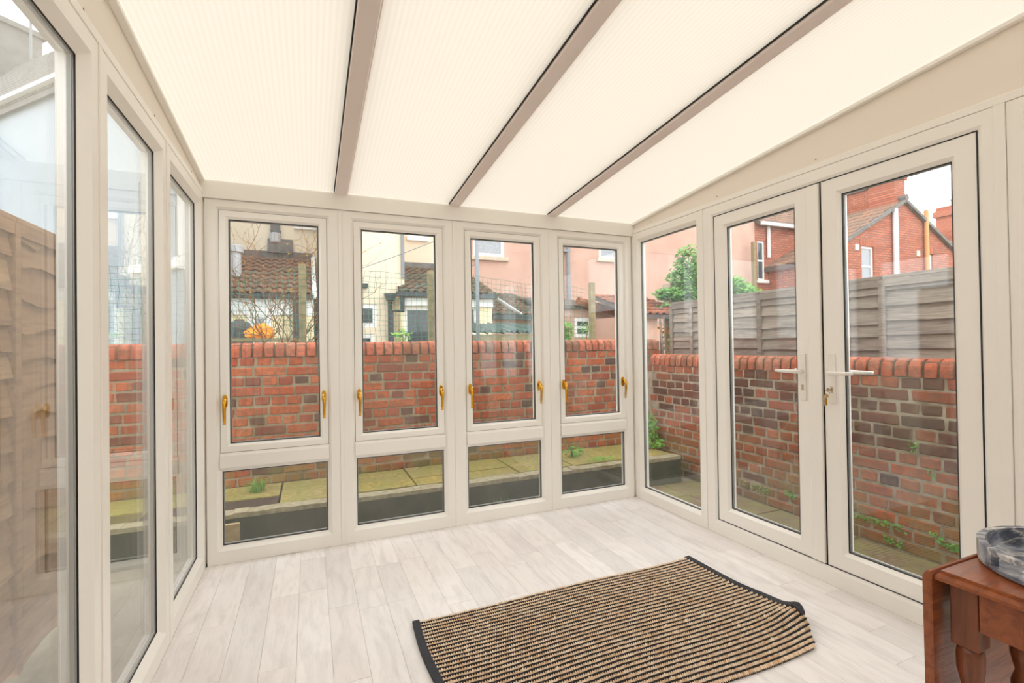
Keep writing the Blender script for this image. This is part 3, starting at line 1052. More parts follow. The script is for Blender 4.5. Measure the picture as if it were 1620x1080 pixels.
def tile_mesh(wd, ln, mat, seed):
    b = MB()
    n = 6
    vs = []
    rs = random.Random(seed)
    for t in (0, 1):
        for k in range(n+1):
            x_ = -wd/2+wd*k/n
            h = .035*math.sin(PI*min(1, max(0, (k/n-.35)/.65)))
            vs.append((x_, t*ln, h+(.028 if t == 0 else 0)+rs.uniform(-.002, .002)))
    for k in range(n+1):
        x_ = -wd/2+wd*k/n
        vs.append((x_, .01, vs[k][2]-.03))
    fs = [(k, k+1, n+2+k, n+1+k) for k in range(n)] + [(2*n+2+k, 2*n+3+k, k+1, k) for k in range(n)]
    b.add(vs, fs)
    me = b.mesh('roof_tile', True, False)
    me.materials.append(mat)
    return me
def tile_roof(root, x0, x1, ya, za, yb, zb, mat, under=True, wd=.17, gauge=.30):
    # slope rising along +Y from (ya, za) to (yb, zb)
    run = math.hypot(yb-ya, zb-za)
    ang = math.atan2(zb-za, yb-ya)
    me = [tile_mesh(wd, gauge+.05, mat, k) for k in range(3)]
    nr = max(1, round(run/gauge)); g = run/nr
    nc = max(1, round((x1-x0)/wd)); cw = (x1-x0)/nc
    if under:
        MB().prism([(ya, za-.012), (yb, zb-.012), (yb, zb-.09), (ya, za-.09)], lambda y, z, a: (a, y, z), x0, x1).build('roof_deck', M['slate'], root)
    cnt = 0
    big = MB()
    for r in range(nr):
        for c in range(nc):
            t = r*g-.02
            loc = (x0+(c+.5)*cw, ya+t*math.cos(ang), za+t*math.sin(ang)+U(-.003, .004))
            rot = (ang-.05, U(-.02, .02), U(-.02, .02))
            inst('roof_tile', random.choice(me), root, loc, rot, (cw/wd*1.02, 1, 1))

# -- cream house (left and middle of the row)
xc0, xc1 = -3.6, X_(641, YM)
ch = thing('terraced_house', 'cream rendered house with grey flue pipe above a tiled lean-to, left of the row', 'house', ((xc0+xc1)/2, YM, G0), 'houses beyond the garden wall')
mp = mpY(YM)
YO = 10.3
ox0, ox1 = X_(501, YO)+.05, X_(641, YO)
mpo = mpY(YO)
w1 = (X_(571, YO)-.25, X_(597, YO), Z_(584, 517, YO), Z_(584, 481, YO))
w2 = (X_(571, YO)-.25, X_(593, YO), .30, Z_(584, 528, YO))
facade(mpo, ox0, ox1, G0, 5.6, [w1, w2]).build('outrigger_wall', M['cream'], ch)
MB().box(ox1-.2, ox1-.001, YO+.201, YM, G0, 5.6).build('side_wall', M['cream'], ch)
MB().box(ox0+.001, ox0+.2, YO+.201, YM, G0, 5.6).build('side_wall', M['cream'], ch)
MB().prism([(YO-.2, 5.6), (YM, 6.5), (YM, 6.65), (YO-.2, 5.75)], lambda y, z, a: (a, y, z), ox0-.1, ox1+.05).build('outrigger_roof', M['slate'], ch)
xc1 = ox1+.3
w3 = (X_(474, YM), X_(474, YM)+1.1, Z_(490, 357, YM), Z_(490, 357, YM)+1.3)
facade(mp, xc0, xc1, G0, 7.2, [w3]).build('wall', M['cream'], ch)
house_window(mpo, w1, ch, 'dark_glass', .09, .02, sill=False)
house_window(mpo, w2, ch, 'dark_glass', .09, .02, sill=False)
house_window(mp, w3, ch, 'net_glass', .08, .05, sill='white')
# flue on its stepped flashing
fxc = X_(438, YM)
MB().tube([(fxc, YM-.12, Z_(438, 384, YM)), (fxc, YM-.12, 7.0)],   .10, 12).build('flue_pipe', M['grey_pipe'], ch, smooth=True)
MB().lathe([(.105, 0), (.118, .03), (.118, .20), (.105, .22)], (fxc, YM-.14, Z_(438, 386, YM)), 12).build('pipe_collar', M['flue'], ch)
MB().box(X_(617, YO)-.04, X_(617, YO)+.04, YO-.10, YO-.03, G0, Z_(617, 478, YO)).build('downpipe', M['black_pipe'], ch)
p0, p1 = at(609, 464, 1, YO-.2), at(628, 475, 1, YO-.2)
hb = MB()
hb.prism([(p0.x, p0.z), (p1.x, p0.z), (p1.x-.06, p1.z), (p0.x+.06, p1.z)], lambda a, z, y: (a, y, z), YO-.26, YO-.02)
hb.build('hopper', M['black_pipe'], ch)
p0, p1 = at(571, 448, 1, YO-.1), at(582, 455, 1, YO-.1)
MB().box(p0.x, p1.x, YO-.14, YO, p1.z, p0.z).build('floodlight', M['black_pipe'], ch, bevel=.01)
MB().box(ox1-.07, ox1-.005, YO-.06, YO-.005, Z_(641, 440, YO), 5.55).build('corner_pipe', M['grey_pipe'], ch)
MB().prism([(YM-.25, 7.15), (YM+4, 9.8), (YM+4, 9.6), (YM-.25, 7.0)], lambda y, z, a: (a, y, z), xc0, xc1).build('roof', M['slate'], ch)

# -- lean-to of the cream house
ax0, ax1 = X_(312, YA), X_(497, YA)
an = thing('lean_to', 'cream lean-to with clay tile roof overgrown by bare vine stems', 'outbuilding', ((ax0+ax1)/2, YA+1, G0), 'tiled lean-tos')
mp = mpY(YA)
ez = Z_(435, 463, YA)
aw = (X_(392, YA), X_(430, YA), Z_(410, 535, YA)-.35, Z_(410, 493, YA))
facade(mp, ax0, ax1, G0, ez-.02, [aw]).build('wall', M['yellow_render'], an)
house_window(mp, aw, an, 'net_glass', .13, -.02, sill=False)
MB().box(ax1-.16, ax1, YA+.2, YM-.03, G0, ez-.05).build('side_wall', M['yellow_render'], an)
tile_roof(an, ax0, ax1-.04, YA-.12, ez-.02, YM-.06, Z_(435, 408, YM), M['tile'])
MB().box(ax0, ax1, YA-.16, YA-.02, ez-.11, ez-.03).build('gutter', M['black_pipe'], an)
MB().box(ax0, ax1, YA-.03, YA-.005, ez-.42, ez-.12).build('fascia', M['white_paint'], an)
zt = Z_(435, 408, YM)
MB().box(ax0, ax1, YM-.10, YM-.01, zt-.08, zt+.14).build('flashing', M['lead'], an)
p0, p1 = X_(425, YM-.12), X_(465, YM-.12)
st = MB()
st.box(p0, p1, YM-.16, YM-.02, zt+.1, zt+.42)
st.prism([(p0+.12, zt+.42), (p1-.28, zt+.42), (fxc+.12, zt+.62), (fxc-.12, zt+.62)], lambda a, z, y: (a, y, z), YM-.16, YM-.02)
st.build('stepped_flashing', M['lead'], an)
MB().prism([(YA-.14, ez-.10), (YM-.05, zt-.10), (YM-.05, zt+.08), (YA-.14, ez+.06)], lambda y, z, a: (a, y, z), ax1-.03, ax1+.05).build('bargeboard', M['white_paint'], an)
px = X_(470, YA-.1)
MB().box(px-.06, px+.06, YA-.12, YA-.03, G0, ez-.12).build('downpipe', M['black_pipe'], an)
fl_ = at(372, 430, 1, YA+.9)
fz = at(372, 388, 1, YA+.9).z
MB().lathe([(.11, 0), (.11, fz-fl_.z+.34), (.155, fz-fl_.z+.36), (.155, fz-fl_.z+.48), (.14, fz-fl_.z+.5)], (fl_.x, YA+.9, fl_.z-.5), 14).build('flue', M['flue'], an)

# -- peach house
xp1 = X_(716, YM)
ph = thing('terraced_house', 'narrow peach rendered house between the cream and the pink house', 'house', ((xc1+xp1)/2, YM, G0), 'houses beyond the garden wall')
mp = mpY(YM+.02)
w1 = (X_(652, YM), X_(674, YM), Z_(655, 374, YM), Z_(655, 374, YM)+1.4)
facade(mp, xc1+.04, xp1, G0, 7.2, [w1]).build('wall', M['peach'], ph)
house_window(mp, w1, ph, 'net_glass', .08, .05, sill='white')
MB().prism([(YM-.25, 7.15), (YM+4, 9.8), (YM+4, 9.6), (YM-.25, 7.0)], lambda y, z, a: (a, y, z), xc1+.04, xp1).build('roof', M['slate'], ph)
# -- lean-to with the dark door
bx0, bx1 = X_(634, YA), X_(779, YA)
bz = Z_(700, 464, YA)
an2 = thing('lean_to', 'pale yellow lean-to with a dark glazed door and green stained tiles', 'outbuilding', ((bx0+bx1)/2, YA+1, G0), 'tiled lean-tos')
mp = mpY(YA)
dw = (X_(640, YA), X_(693, YA), G0, Z_(666, 485, YA))
dw2 = (X_(737, YA), X_(756, YA), Z_(745, 530, YA), Z_(745, 484, YA))
facade(mp, bx0, bx1, G0, bz-.02, [dw, dw2]).build('wall', M['yellow_render'], an2)
house_window(mp, dw, an2, 'dark_glass', .075, .05, sill=False, name='glazed_door')
house_window(mp, dw2, an2, 'dark_glass', .07, .05, sill=False)
MB().box(bx1-.2, bx1, YA+.2, YM-.03, G0, bz-.05).build('side_wall', M['yellow_render'], an2)
MB().box(bx0, bx0+.2, YA+.2, YM-.03, G0, bz-.05).build('side_wall', M['yellow_render'], an2)
zb = Z_(670, 424, YM)
tile_roof(an2, bx0, bx1+.05, YA-.15, bz, YM-.06, zb, M['tile_green'])
MB().box(bx0-.1, bx1+.05, YA-.24, YA-.10, bz-.10, bz-.01).build('gutter', M['black_pipe'], an2)
MB().box(bx0, bx1, YA-.08, YA-.005, bz-.28, bz-.12).build('fascia', M['white_paint'], an2)
g0 = at(634, 466, 1, YA-.17); g1 = at(618, 492, 1, YA-.17)
MB().tube([(g0.x+.03, YA-.17, bz-.05), (g0.x+.03, YA-.17, bz-.40), (g1.x, YA-.17, g1.z), (g1.x, YA-.17, G0)], .055, 8).build('downpipe', M['black_pipe'], an2)
MB().box(bx0, bx1, YM-.10, YM+.0, zb-.06, zb+.12).build('flashing', M['lead'], an2)

# -- pink house
xk1 = X_(1197, YM)
pk = thing('terraced_house', 'broad pink rendered house with two upper windows and a grey downpipe', 'house', ((xp1+xk1)/2, YM, G0), 'houses beyond the garden wall')
mp = mpY(YM)
w1 = (X_(751, YM), X_(800, YM), Z_(775, 406, YM), Z_(775, 406, YM)+1.5)
w2 = (X_(950, YM), X_(950, YM)+1.1, Z_(962, 409, YM), Z_(962, 409, YM)+1.5)
pw = facade(mp, xp1+.01, xk1, G0, 7.0, [w1, w2]).build('wall', M['pink'], pk)
house_window(mp, w1, pk, 'net_glass', .10, .02)
house_window(mp, w2, pk, 'net_glass', .08, .02)
dx = X_(901, YM-.1)
MB().tube([(dx, YM-.1, G0), (dx, YM-.1, 6.9)], .06, 8).build('downpipe', M['grey_pipe'], pk)
MB().box(dx-.2, dx+.05, YM-.16, YM, Z_(901, 400, YM), Z_(901, 400, YM)+.06).build('pipe_bracket', M['grey_pipe'], pk)
MB().prism([(YM-.25, 6.95), (YM+4, 9.6), (YM+4, 9.4), (YM-.25, 6.8)], lambda y, z, a: (a, y, z), xp1, xk1).build('roof', M['slate'], pk)
qx = X_(1195, YM-.3)
MB().box(qx-.06, qx+.06, YM-.36, YM-.24, G0, Z_(1195, 383, YM-.3)).build('timber_pole', M['post'], pk)
# -- low tiled lean-to of the pink house
cx0, cx1 = X_(781, YA+.3), X_(868, YA+.3)
cz = Z_(810, 497, YA+.3)
an3 = thing('lean_to', 'low pink lean-to with mossy grey tiles beside the yellow lean-to', 'outbuilding', ((cx0+cx1)/2, YA+1.2, G0), 'tiled lean-tos')
MB().box(cx0, cx1, YA+.5, YM-.03, G0, cz-.03).build('wall', M['pink'], an3)
zc = Z_(810, 465, YM-.1)
tile_roof(an3, cx0, cx1, YA+.3, cz, YM-.06, zc, M['tile_green'])
MB().box(cx0, cx1, YA+.22, YA+.36, cz-.12, cz-.02).build('gutter', M['black_pipe'], an3)
a0 = at(783, 470, 1, YA+.28); a1 = at(825, 497, 1, YA+.28)
MB().tube([a0, a1], .035, 4).build('verge_strip', M['flue'], an3)
# -- flat lean-to with ridge tiles and a white window
DX0, DX1 = X_(886, 9.4), X_(990, 9.4)
dz = Z_(930, 488, 9.4)
an4 = thing('lean_to', 'pink lean-to with red ridge tiles and a white two light window', 'outbuilding', ((DX0+DX1)/2, 10.4, G0), 'tiled lean-tos')
mp = mpY(9.4)
hw = (X_(909, 9.4), X_(956, 9.4), Z_(930, 533, 9.4), Z_(930, 503, 9.4))
facade(mp, DX0, DX1, G0, dz, [hw]).build('wall', M['pink'], an4)
house_window(mp, hw, an4, 'dark_glass', .08, .0, bars=(('v', (hw[0]+hw[1])/2), ('h', (hw[2]+hw[3])/2)), sill=False)
MB().box(DX1-.2, DX1, 9.6, YM-.03, G0, dz-.1).build('side_wall', M['pink'], an4)
MB().prism([(9.3, dz-.02), (YM-.05, dz+.45), (YM-.05, dz+.55), (9.3, dz+.06)], lambda y, z, a: (a, y, z), DX0, DX1).build('roof', M['slate'], an4)
r0, r1 = at(914, 476, 1, 9.22), at(984, 496, 1, 9.22)
for k in range(7):
    a = r0.lerp(r1, k/7); b_ = r0.lerp(r1, (k+1.08)/7)
    MB().tube([a, b_], [.10, .085], 8).build('ridge_tile', M['tile_orange'], an4)
MB().box(X_(965, 9.3), X_(976, 9.3), 9.26, 9.34, G0, Z_(970, 520, 9.3)).build('red_board', M['red_paint'], an4)

# -- white house at an angle on the far left
wh = thing('detached_house', 'white rendered house with pale tiled roof beyond the left glass panes', 'house', (-4, 10, G0), 'houses beyond the garden wall')
P1, P2 = Vector((-4.75, 10.54, 0)), Vector((-1.55, 7.18, 0))
dv = (P2-P1).normalized(); nv = Vector((dv.y, -dv.x, 0))   # outward normal towards the room
if nv.y > 0: nv = -nv
EZ = 5.22
def mpW(s, t, d): 
    q = P1+dv*s-nv*d
    return (q.x, q.y, t)
LW = (P2-P1).length
b = MB()
hs = [(3.9, 4.7, 2.35, 3.45)]
ss = sorted({0, LW, *[h[0] for h in hs], *[h[1] for h in hs]}); ts = sorted({G0, EZ, *[h[2] for h in hs], *[h[3] for h in hs]})
for a, c in zip(ss, ss[1:]):
    for e_, g in zip(ts, ts[1:]):
        if any(h[0] < (a+c)/2 < h[1] and h[2] < (e_+g)/2 < h[3] for h in hs): continue
        b.prism([(a, e_), (c, e_), (c, g), (a, g)], mpW, 0, .2)
b.build('wall', M['white_render'], wh)
f = MB().ring(mpW, 3.9, 4.7, 2.35, 3.45, (.07,)*4, [(0, 0, .04), (1, 0, .04), (1, 0, .10), (0, 0, .10)]).build('window', M['white_paint'], wh)
MB().prism([(3.95, 2.4), (4.65, 2.4), (4.65, 3.4), (3.95, 3.4)], mpW, .06, .08).build('pane', M['net_glass'], f)
MB().prism([(3.8, 2.24), (4.8, 2.24), (4.8, 2.34), (3.8, 2.34)], mpW, -.08, .05).build('sill', M['white_paint'], f)
P1b, P2b = Vector((-6.45, 14.2, 0)), Vector((-2.15, 10.0, 0))
RISE = 2.1
def wroof(a, b, dz=0):
    e_ = P1.lerp(P2, a)
    r_ = P1b.lerp(P2b, a)
    q = e_.lerp(r_, b)
    return Vector((q.x, q.y, EZ+.05+RISE*b+dz))
def wall_between(A, B, z, name):
    mb = MB()
    n_ = Vector((-(B-A).y, (B-A).x, 0)).normalized()*.1
    vs = []
    for zz in (G0, 1):
        for p in (A-n_, B-n_, B+n_, A+n_):
            vs.append((p.x, p.y, zz if zz == G0 else (z[0] if p in (A-n_, A+n_) else z[1])))
    mb.add(vs, [(0, 1, 2, 3), (4, 5, 6, 7), (0, 1, 5, 4), (1, 2, 6, 5), (2, 3, 7, 6), (3, 0, 4, 7)])
    mb.build(name, M['white_render'], wh)
sh = (P2-P1).normalized()*.12
wall_between(P2-sh, P2b-sh, (EZ, EZ+RISE-.05), 'side_wall')
wall_between(P1+sh, P1b+sh, (EZ, EZ+RISE-.05), 'side_wall')
mb = MB()
vs = [wroof(a, b, dz) for dz in (-.12, -.03) for a, b in ((-.02, -.06), (1.005, -.06), (1.005, 1), (-.02, 1))]
mb.add(vs, [(0, 1, 2, 3), (4, 5, 6, 7), (0, 1, 5, 4), (1, 2, 6, 5), (2, 3, 7, 6), (3, 0, 4, 7)]).build('roof_deck', M['pale_roof'], wh)
mb = MB()
nr, nc = 14, 22
for r in range(nr):
    for c in range(nc):
        of = .5/nc if r % 2 else 0
        a0, a1 = c/nc+of-.02, (c+.93)/nc+of-.02
        if a1 > 1.0: a1 = 1.0
        if a0 >= a1: continue
        b0, b1 = r/nr-.06, (r+1.15)/nr-.06
        if b1 > 1: b1 = 1
        q = [wroof(a0, b0, .05), wroof(a1, b0, .05), wroof(a1, b1, .012), wroof(a0, b1, .012), wroof(a0, b0, -.02), wroof(a1, b0, -.02)]
        mb.add(q, [(0, 1, 2, 3), (4, 5, 1, 0)])
o = mb.build('roof_tiles', M['pale_roof'], wh, normals=False)
o['kind'] = 'stuff'
MB().prism([(0, EZ-.05), (LW, EZ-.05), (LW, EZ+.01), (0, EZ+.01)], mpW, -.16, -.06).build('gutter', M['white_paint'], wh)
ct = wroof(.09, 1.0)
MB().box(-.9, .72, -.35, .35, EZ+1.4, EZ+RISE+.72, Matrix.Translation((ct.x, ct.y, 0)) @ Matrix.Rotation(-.81, 4, 'Z')).build('chimney', M['pale_roof'], wh)
MB().box(-.96, .78, -.41, .41, EZ+RISE+.721, EZ+RISE+.83, Matrix.Translation((ct.x, ct.y, 0)) @ Matrix.Rotation(-.81, 4, 'Z')).build('chimney_cap', M['pale_roof'], wh)
a = wroof(.26, .98)
MB().tube([a, a+Vector((0, 0, 2.0))], .022, 6).build('aerial', M['grey_pipe'], wh)

# -- brick house with a gabled rear wing
XO, YG = X_(1218, YM), None
YG = XO*.685
bh = thing('terraced_house', 'red brick house with gabled rear wing and a ridge of chimneys', 'house', (XO+2, YG+1, G0), 'houses beyond the garden wall')
mp = mpY(YM)
w1 = (X_(1200, YM)+.04, X_(1209, YM)+.12, Z_(1204, 443, YM), Z_(1204, 381, YM))
eaz = Z_(1230, 356, YM)
facade(mp, xk1+.01, XO+8, G0, eaz, [w1]).build('wall', M['far_brick_x'], bh)
house_window(mp, w1, bh, 'dark_glass', .07, .04, bars=(('h', (w1[2]+w1[3])/2),), sill='white')
MB().tube([(XO-.06, YM-.08, Z_(1218, 408, YM)), (XO-.06, YM-.08, eaz)], .06, 8).build('downpipe', M['pale_pipe'], bh)
def far_tiles(root, quad_fn, rows, cols, mat):
    # quad_fn(a, b) -> point, a up the slope 0..1, b along 0..1
    b = MB()
    for r in range(rows):
        for c in range(cols):
            of = .5/cols if r % 2 else 0
            p = [quad_fn(r/rows, c/cols+of), quad_fn(r/rows, (c+.88)/cols+of), quad_fn((r+1.1)/rows, (c+.88)/cols+of), quad_fn((r+1.1)/rows, c/cols+of)]
            up = Vector((0, 0, .035))
            q = [p[0]+up, p[1]+up, p[2]+up*.3, p[3]+up*.3]
            b.add(p+q, [(4, 5, 6, 7), (0, 1, 5, 4), (1, 2, 6, 5), (3, 0, 4, 7)])
    o = b.build('roof_tiles', mat, root, normals=False)
    o['kind'] = 'stuff'
R0, R1 = xk1+.02, XO+8
far_tiles(bh, lambda a, b: Vector((R0+(R1-R0)*b, YM-.25+4*a, eaz-.05+2.6*a)), 14, 40, M['tile'])
MB().prism([(YM-.25, eaz-.02), (YM+4, eaz+2.55), (YM+4, eaz+2.4), (YM-.25, eaz-.16)], lambda y, z, a: (a, y, z), R0, R1).build('roof_deck', M['slate'], bh)
MB().box(R0, XO+1, YM-.34, YM-.22, eaz-.14, eaz-.03).build('gutter', M['white_paint'], bh)
# rear wing
pk_ = at(1428, 318, 1, YG)
xr_ = pk_.x; zr_ = pk_.z
sl = at(1335, 381, 1, YG)
zl_ = zr_-(zr_-sl.z)/(xr_-sl.x)*(xr_-XO)
XE = xr_+(xr_-XO)
def gz(x): return zr_-(zr_-zl_)*abs(x-xr_)/(xr_-XO)
h1 = (X_(1366, YG), X_(1386, YG), Z_(1376, 447, YG), Z_(1376, 390, YG))
h2 = (X_(1466, YG), X_(1479, YG), Z_(1472, 430, YG), Z_(1472, 402, YG))
h3 = (X_(1326, YG), X_(1343, YG), Z_(1335, 447, YG), Z_(1335, 390, YG))
hs = [h3, h1, h2]
gb = MB()
cols = sorted({XO, XE, xr_, *[q for h in hs for q in h[:2]]})
mpg = mpY(YG)
for a, c in zip(cols, cols[1:]):
    inside = [h for h in hs if h[0] < (a+c)/2 < h[1]]
    lo = G0
    if inside:
        h = inside[0]
        gb.prism([(a, G0), (c, G0), (c, h[2]), (a, h[2])], mpg, 0, .22)
        lo = h[3]
    gb.prism([(a, lo), (c, lo), (c, gz(c)), (a, gz(a))], mpg, 0, .22)
gb.build('gable_wall', M['far_brick_x'], bh)
for h in hs:
    house_window(mpg, h, bh, 'net_glass' if h is h1 else 'dark_glass', .08, .06, bars=(('h', h[2]+(h[3]-h[2])*.45),), sill=False)
    n = 9
    for k in range(n):
        s_a = h[0]-.08+(h[1]-h[0]+.16)*k/n
        MB().box(s_a+.006, s_a+(h[1]-h[0]+.16)/n-.006, YG-.02, YG+.05, h[3]+.005, h[3]+.24).build('arch_brick', M['coping'], bh)
MB().box(XO, XO+.22, YG+.22, YM, G0, zl_).build('side_wall', M['far_brick_y'], bh)
MB().box(XE-.22, XE, YG+.22, YM, G0, zl_).build('side_wall', M['far_brick_y'], bh)
nl = math.hypot(xr_-XO, zr_-zl_)
for sg in (-1, 1):
    ex = xr_+sg*(xr_-XO+.18); ezz = gz(ex)
    far_tiles(bh, lambda a, b: Vector((ex+(xr_-ex)*a, YG-.1+(YM+3-YG)*b, ezz+.06+(zr_-ezz)*a)), 12, 22, M['tile'])
    MB().prism([(ex, ezz-.1), (xr_, zr_-.1), (xr_, zr_+.05), (ex, ezz+.05)], lambda x_, z, y: (x_, y, z), YG+.23, YM+3).build('roof_deck', M['slate'], bh)
    MB().prism([(ex, ezz-.06), (xr_, zr_-.06), (xr_, zr_+.06), (ex, ezz+.06)], lambda x_, z, y: (x_, y, z), YG-.14, YG-.02).build('verge', M['lead'], bh)
MB().tube([(xr_, YG-.15, zr_+.10), (xr_, YM+3, zr_+.10)], .12, 8).build('ridge', M['lead'], bh)
# chimney wall along the ridge
c0 = at(1445, 290, 0, xr_+.3)
zch = zr_+.85
yb = YG+.1
MB().box(xr_-.3, xr_+.35, yb, yb+.9, zr_-.3, zch).build('chimney_stack', M['far_brick_x'], bh)
MB().box(xr_-.36, xr_+.41, yb-.06, yb+.96, zch, zch+.12).build('chimney_cap', M['far_brick_x'], bh)
MB().box(xr_-.25, xr_+.25, yb+.9, yb+4.2, zr_-.2, zch-.14).build('party_wall', M['far_brick_y'], bh)
MB().box(xr_-.32, xr_+.32, yb+.97, yb+4.3, zch-.14, zch-.02).build('party_wall_coping', M['lead'], bh)
for yy in (yb+.3, yb+1.9, yb+3.2):
    MB().lathe([(.14, 0), (.12, .05), (.11, .45), (.14, .47), (.14, .55)], (xr_, yy, zch-.02 if yy > yb+.9 else zch+.11), 10).build('chimney_pot', M['terracotta'], bh)
for u, v0, v1, m, r, nm in ((1416, 330, 440, 'pale_pipe', .09, 'soil_pipe'), (1465, 333, 432, 'ochre_pipe', .075, 'flue_pipe')):
    q = at(u, v0, 1, YG-.1)
    MB().tube([(q.x, YG-.1, G0), (q.x, YG-.1, q.z)], r, 10).build(nm, M[m], bh, smooth=True)
for u, v in ((1355, 391), (1452, 401)):
    q = at(u, v, 1, YG)
    MB().box(q.x-.09, q.x+.09, YG-.03, YG+.01, q.z-.1, q.z+.1).build('air_vent', M['cork'], bh)
# neighbour roof further right with chimney
q0 = at(1468, 350, 1, YG+4)
nb = thing('terraced_house', 'distant brick house with tiled roof and chimney beside the gabled brick house', 'house', (q0.x+4, YG+7, G0), 'houses beyond the garden wall')
MB().box(q0.x, q0.x+9, YG+4, YG+4.3, G0, q0.z-1.7).build('wall', M['far_brick_x'], nb)
far_tiles(nb, lambda a, b: Vector((q0.x+9*b, YG+3.8+2.6*a, q0.z-1.7+1.9*a)), 10, 30, M['tile'])
MB().prism([(YG+3.85, q0.z-1.72), (YG+6.5, q0.z+.18), (YG+6.5, q0.z+.05), (YG+3.85, q0.z-1.9)], lambda y, z, a: (a, y, z), q0.x, q0.x+9).build('roof_deck', M['slate'], nb)
q1 = at(1497, 318, 1, YG+6)
q1b = at(1518, 318, 1, YG+6)
MB().box(q1.x+.1, q1b.x+.2, YG+5.6, YG+6.6, q0.z-.8, q1.z-.3).build('chimney_stack', M['far_brick_x'], nb)
MB().box(q1.x-.02, q1b.x+.3, YG+5.5, YG+6.7, q1.z-.9, q1.z-.55).build('chimney_cap', M['far_brick_x'], nb)
MB().lathe([(.18, 0), (.14, .1), (.14, .45), (.19, .5)], ((q1.x+q1b.x)/2+.1, YG+6, q1.z-.3), 10).build('chimney_pot', M['lead'], nb)

# ------------------------------------------------------------------ garden things beyond the wall
# outbuilding in the corner: orange tiles, stone coping, ivy
YE_ = 7.6
ex0, ex1 = X_(1008, YE_), X_(1092, YE_)
ez0 = Z_(1045, 497, YE_)
ob = thing('outbuilding', 'small pink outbuilding with orange tiles beyond the wall corner under ivy', 'outbuilding', ((ex0+ex1)/2, YE_+1, G0))
MB().box(ex0, X_(1046, YE_), YE_+.1, YE_+1.5, G0, ez0-.02).build('wall', M['pink'], ob)
tile_roof(ob, ex0, ex1, YE_-.05, ez0, YE_+1.6, Z_(1045, 470, YE_+1.6), M['tile_orange'])
c0, c1 = at(1058, 448, 1, YE_+.6), at(1106, 480, 1, YE_+.6)
cp = MB()
cp.prism([(c0.x, c0.z), (c1.x, c1.z), (c1.x, c1.z-.16), (c0.x, c0.z-.16)], lambda a, z, y: (a, y, z), YE_+.5, YE_+.8)
cp.build('stone_coping', M['stone'], ob)
cp = MB()
cp.prism([(c0.x, c0.z-.17), (c1.x, c1.z-.17), (c1.x, G0), (c0.x, G0)], lambda a, z, y: (a, y, z), YE_+.55, YE_+.75)
cp.build('side_wall', M['pink'], ob)

def leaf_mass(centers, n, size, mat, name, label, cat, stems=True, group=None):
    b = MB()
    top_c = list(centers)
    if stems == 'g':
        for c, r in top_c:
            k = max(1, int((c[2]-G0)/.45))
            for q in range(k):
                centers = centers+[(Vector((c[0], c[1], G0+.1+(c[2]-G0-.1)*(q+.5)/k)), (r[0]*.8, r[1], .3))]
        n = int(n*(1+.5*(len(centers)-len(top_c))/len(top_c)))
    for i in range(n):
        c, r = random.choice(top_c) if random.random() < .5 or stems != 'g' else random.choice(centers)
        d = Vector((random.gauss(0, 1), random.gauss(0, 1), random.gauss(0, 1)))
        d.normalize()
        p = Vector(c)+Vector((d.x*r[0], d.y*r[1], d.z*r[2]))*U(.45, 1)
        s = size*U(.6, 1.3)
        a = Vector((U(-1, 1), U(-1, 1), U(-.6, .8))).normalized()
        t = a.orthogonal().normalized()
        nn = a.cross(t)
        b.add([p-a*s, p+t*s*.5+nn*s*.12, p+a*s, p-t*s*.5+nn*s*.12], [(0, 1, 2), (0, 2, 3)])
    lo = G0 if stems == 'g' else min(c[0][2]-c[1][2] for c in centers)
    centers = top_c
    c0 = centers[0][0]
    root = thing(name, label, cat, (c0[0], c0[1], lo), group)
    o = b.build('foliage', mat, root, normals=False)
    o['kind'] = 'stuff'
    if stems:
        s = MB()
        for c, r in centers:
            s.tube([(c[0], c[1], G0 if stems == 'g' else lo-.01), (c[0]+U(-.03, .03), c[1], c[2]), (c[0]+U(-.1, .1)*r[0], c[1], c[2]+r[2]*.6)], [.012, .008, .004], 5)
        s.build('stem', M['vine'], root)
    return root
iv = [(at(u, v, 1, YE_+.35), (rx, .25, rz)) for u, v, rx, rz in ((1090, 415, .35, .4), (1100, 440, .35, .4), (1078, 440, .35, .3), (1060, 465, .4, .14), (1095, 465, .35, .2), (1112, 430, .3, .45))]
leaf_mass(iv, 1500, .055, M['leaf_dark'], 'ivy', 'big green ivy mound climbing over the stone coping of the outbuilding', 'shrub', 'g')
iv = [(at(u, v, 1, 6.5), (rx, .25, rz)) for u, v, rx, rz in ((1168, 455, .3, .16), (1183, 462, .3, .12), (1155, 448, .25, .2))]
leaf_mass(iv, 420, .05, M['leaf'], 'shrub', 'bright green shrub top showing above the silvered fence', 'shrub', 'g')
def tall_bush(u, v, Y, r, n, label, m='leaf'):
    c = at(u, v, 1, Y)
    return leaf_mass([(c, r)], n, .045, M[m], 'shrub', label, 'shrub', 'g')
tall_bush(637, 530, 8.2, (.2, .15, .10), 34, 'pale green shrub below the dark glazed door', 'grass')
tall_bush(898, 522, 8.0, (.12, .12, .2), 60, 'yellow green shrub beside the grey downpipe of the pink house', 'leaf')
tall_bush(928, 520, 8.4, (.2, .12, .18), 46, 'leafy shrub in front of the white two light window', 'leaf_dark')

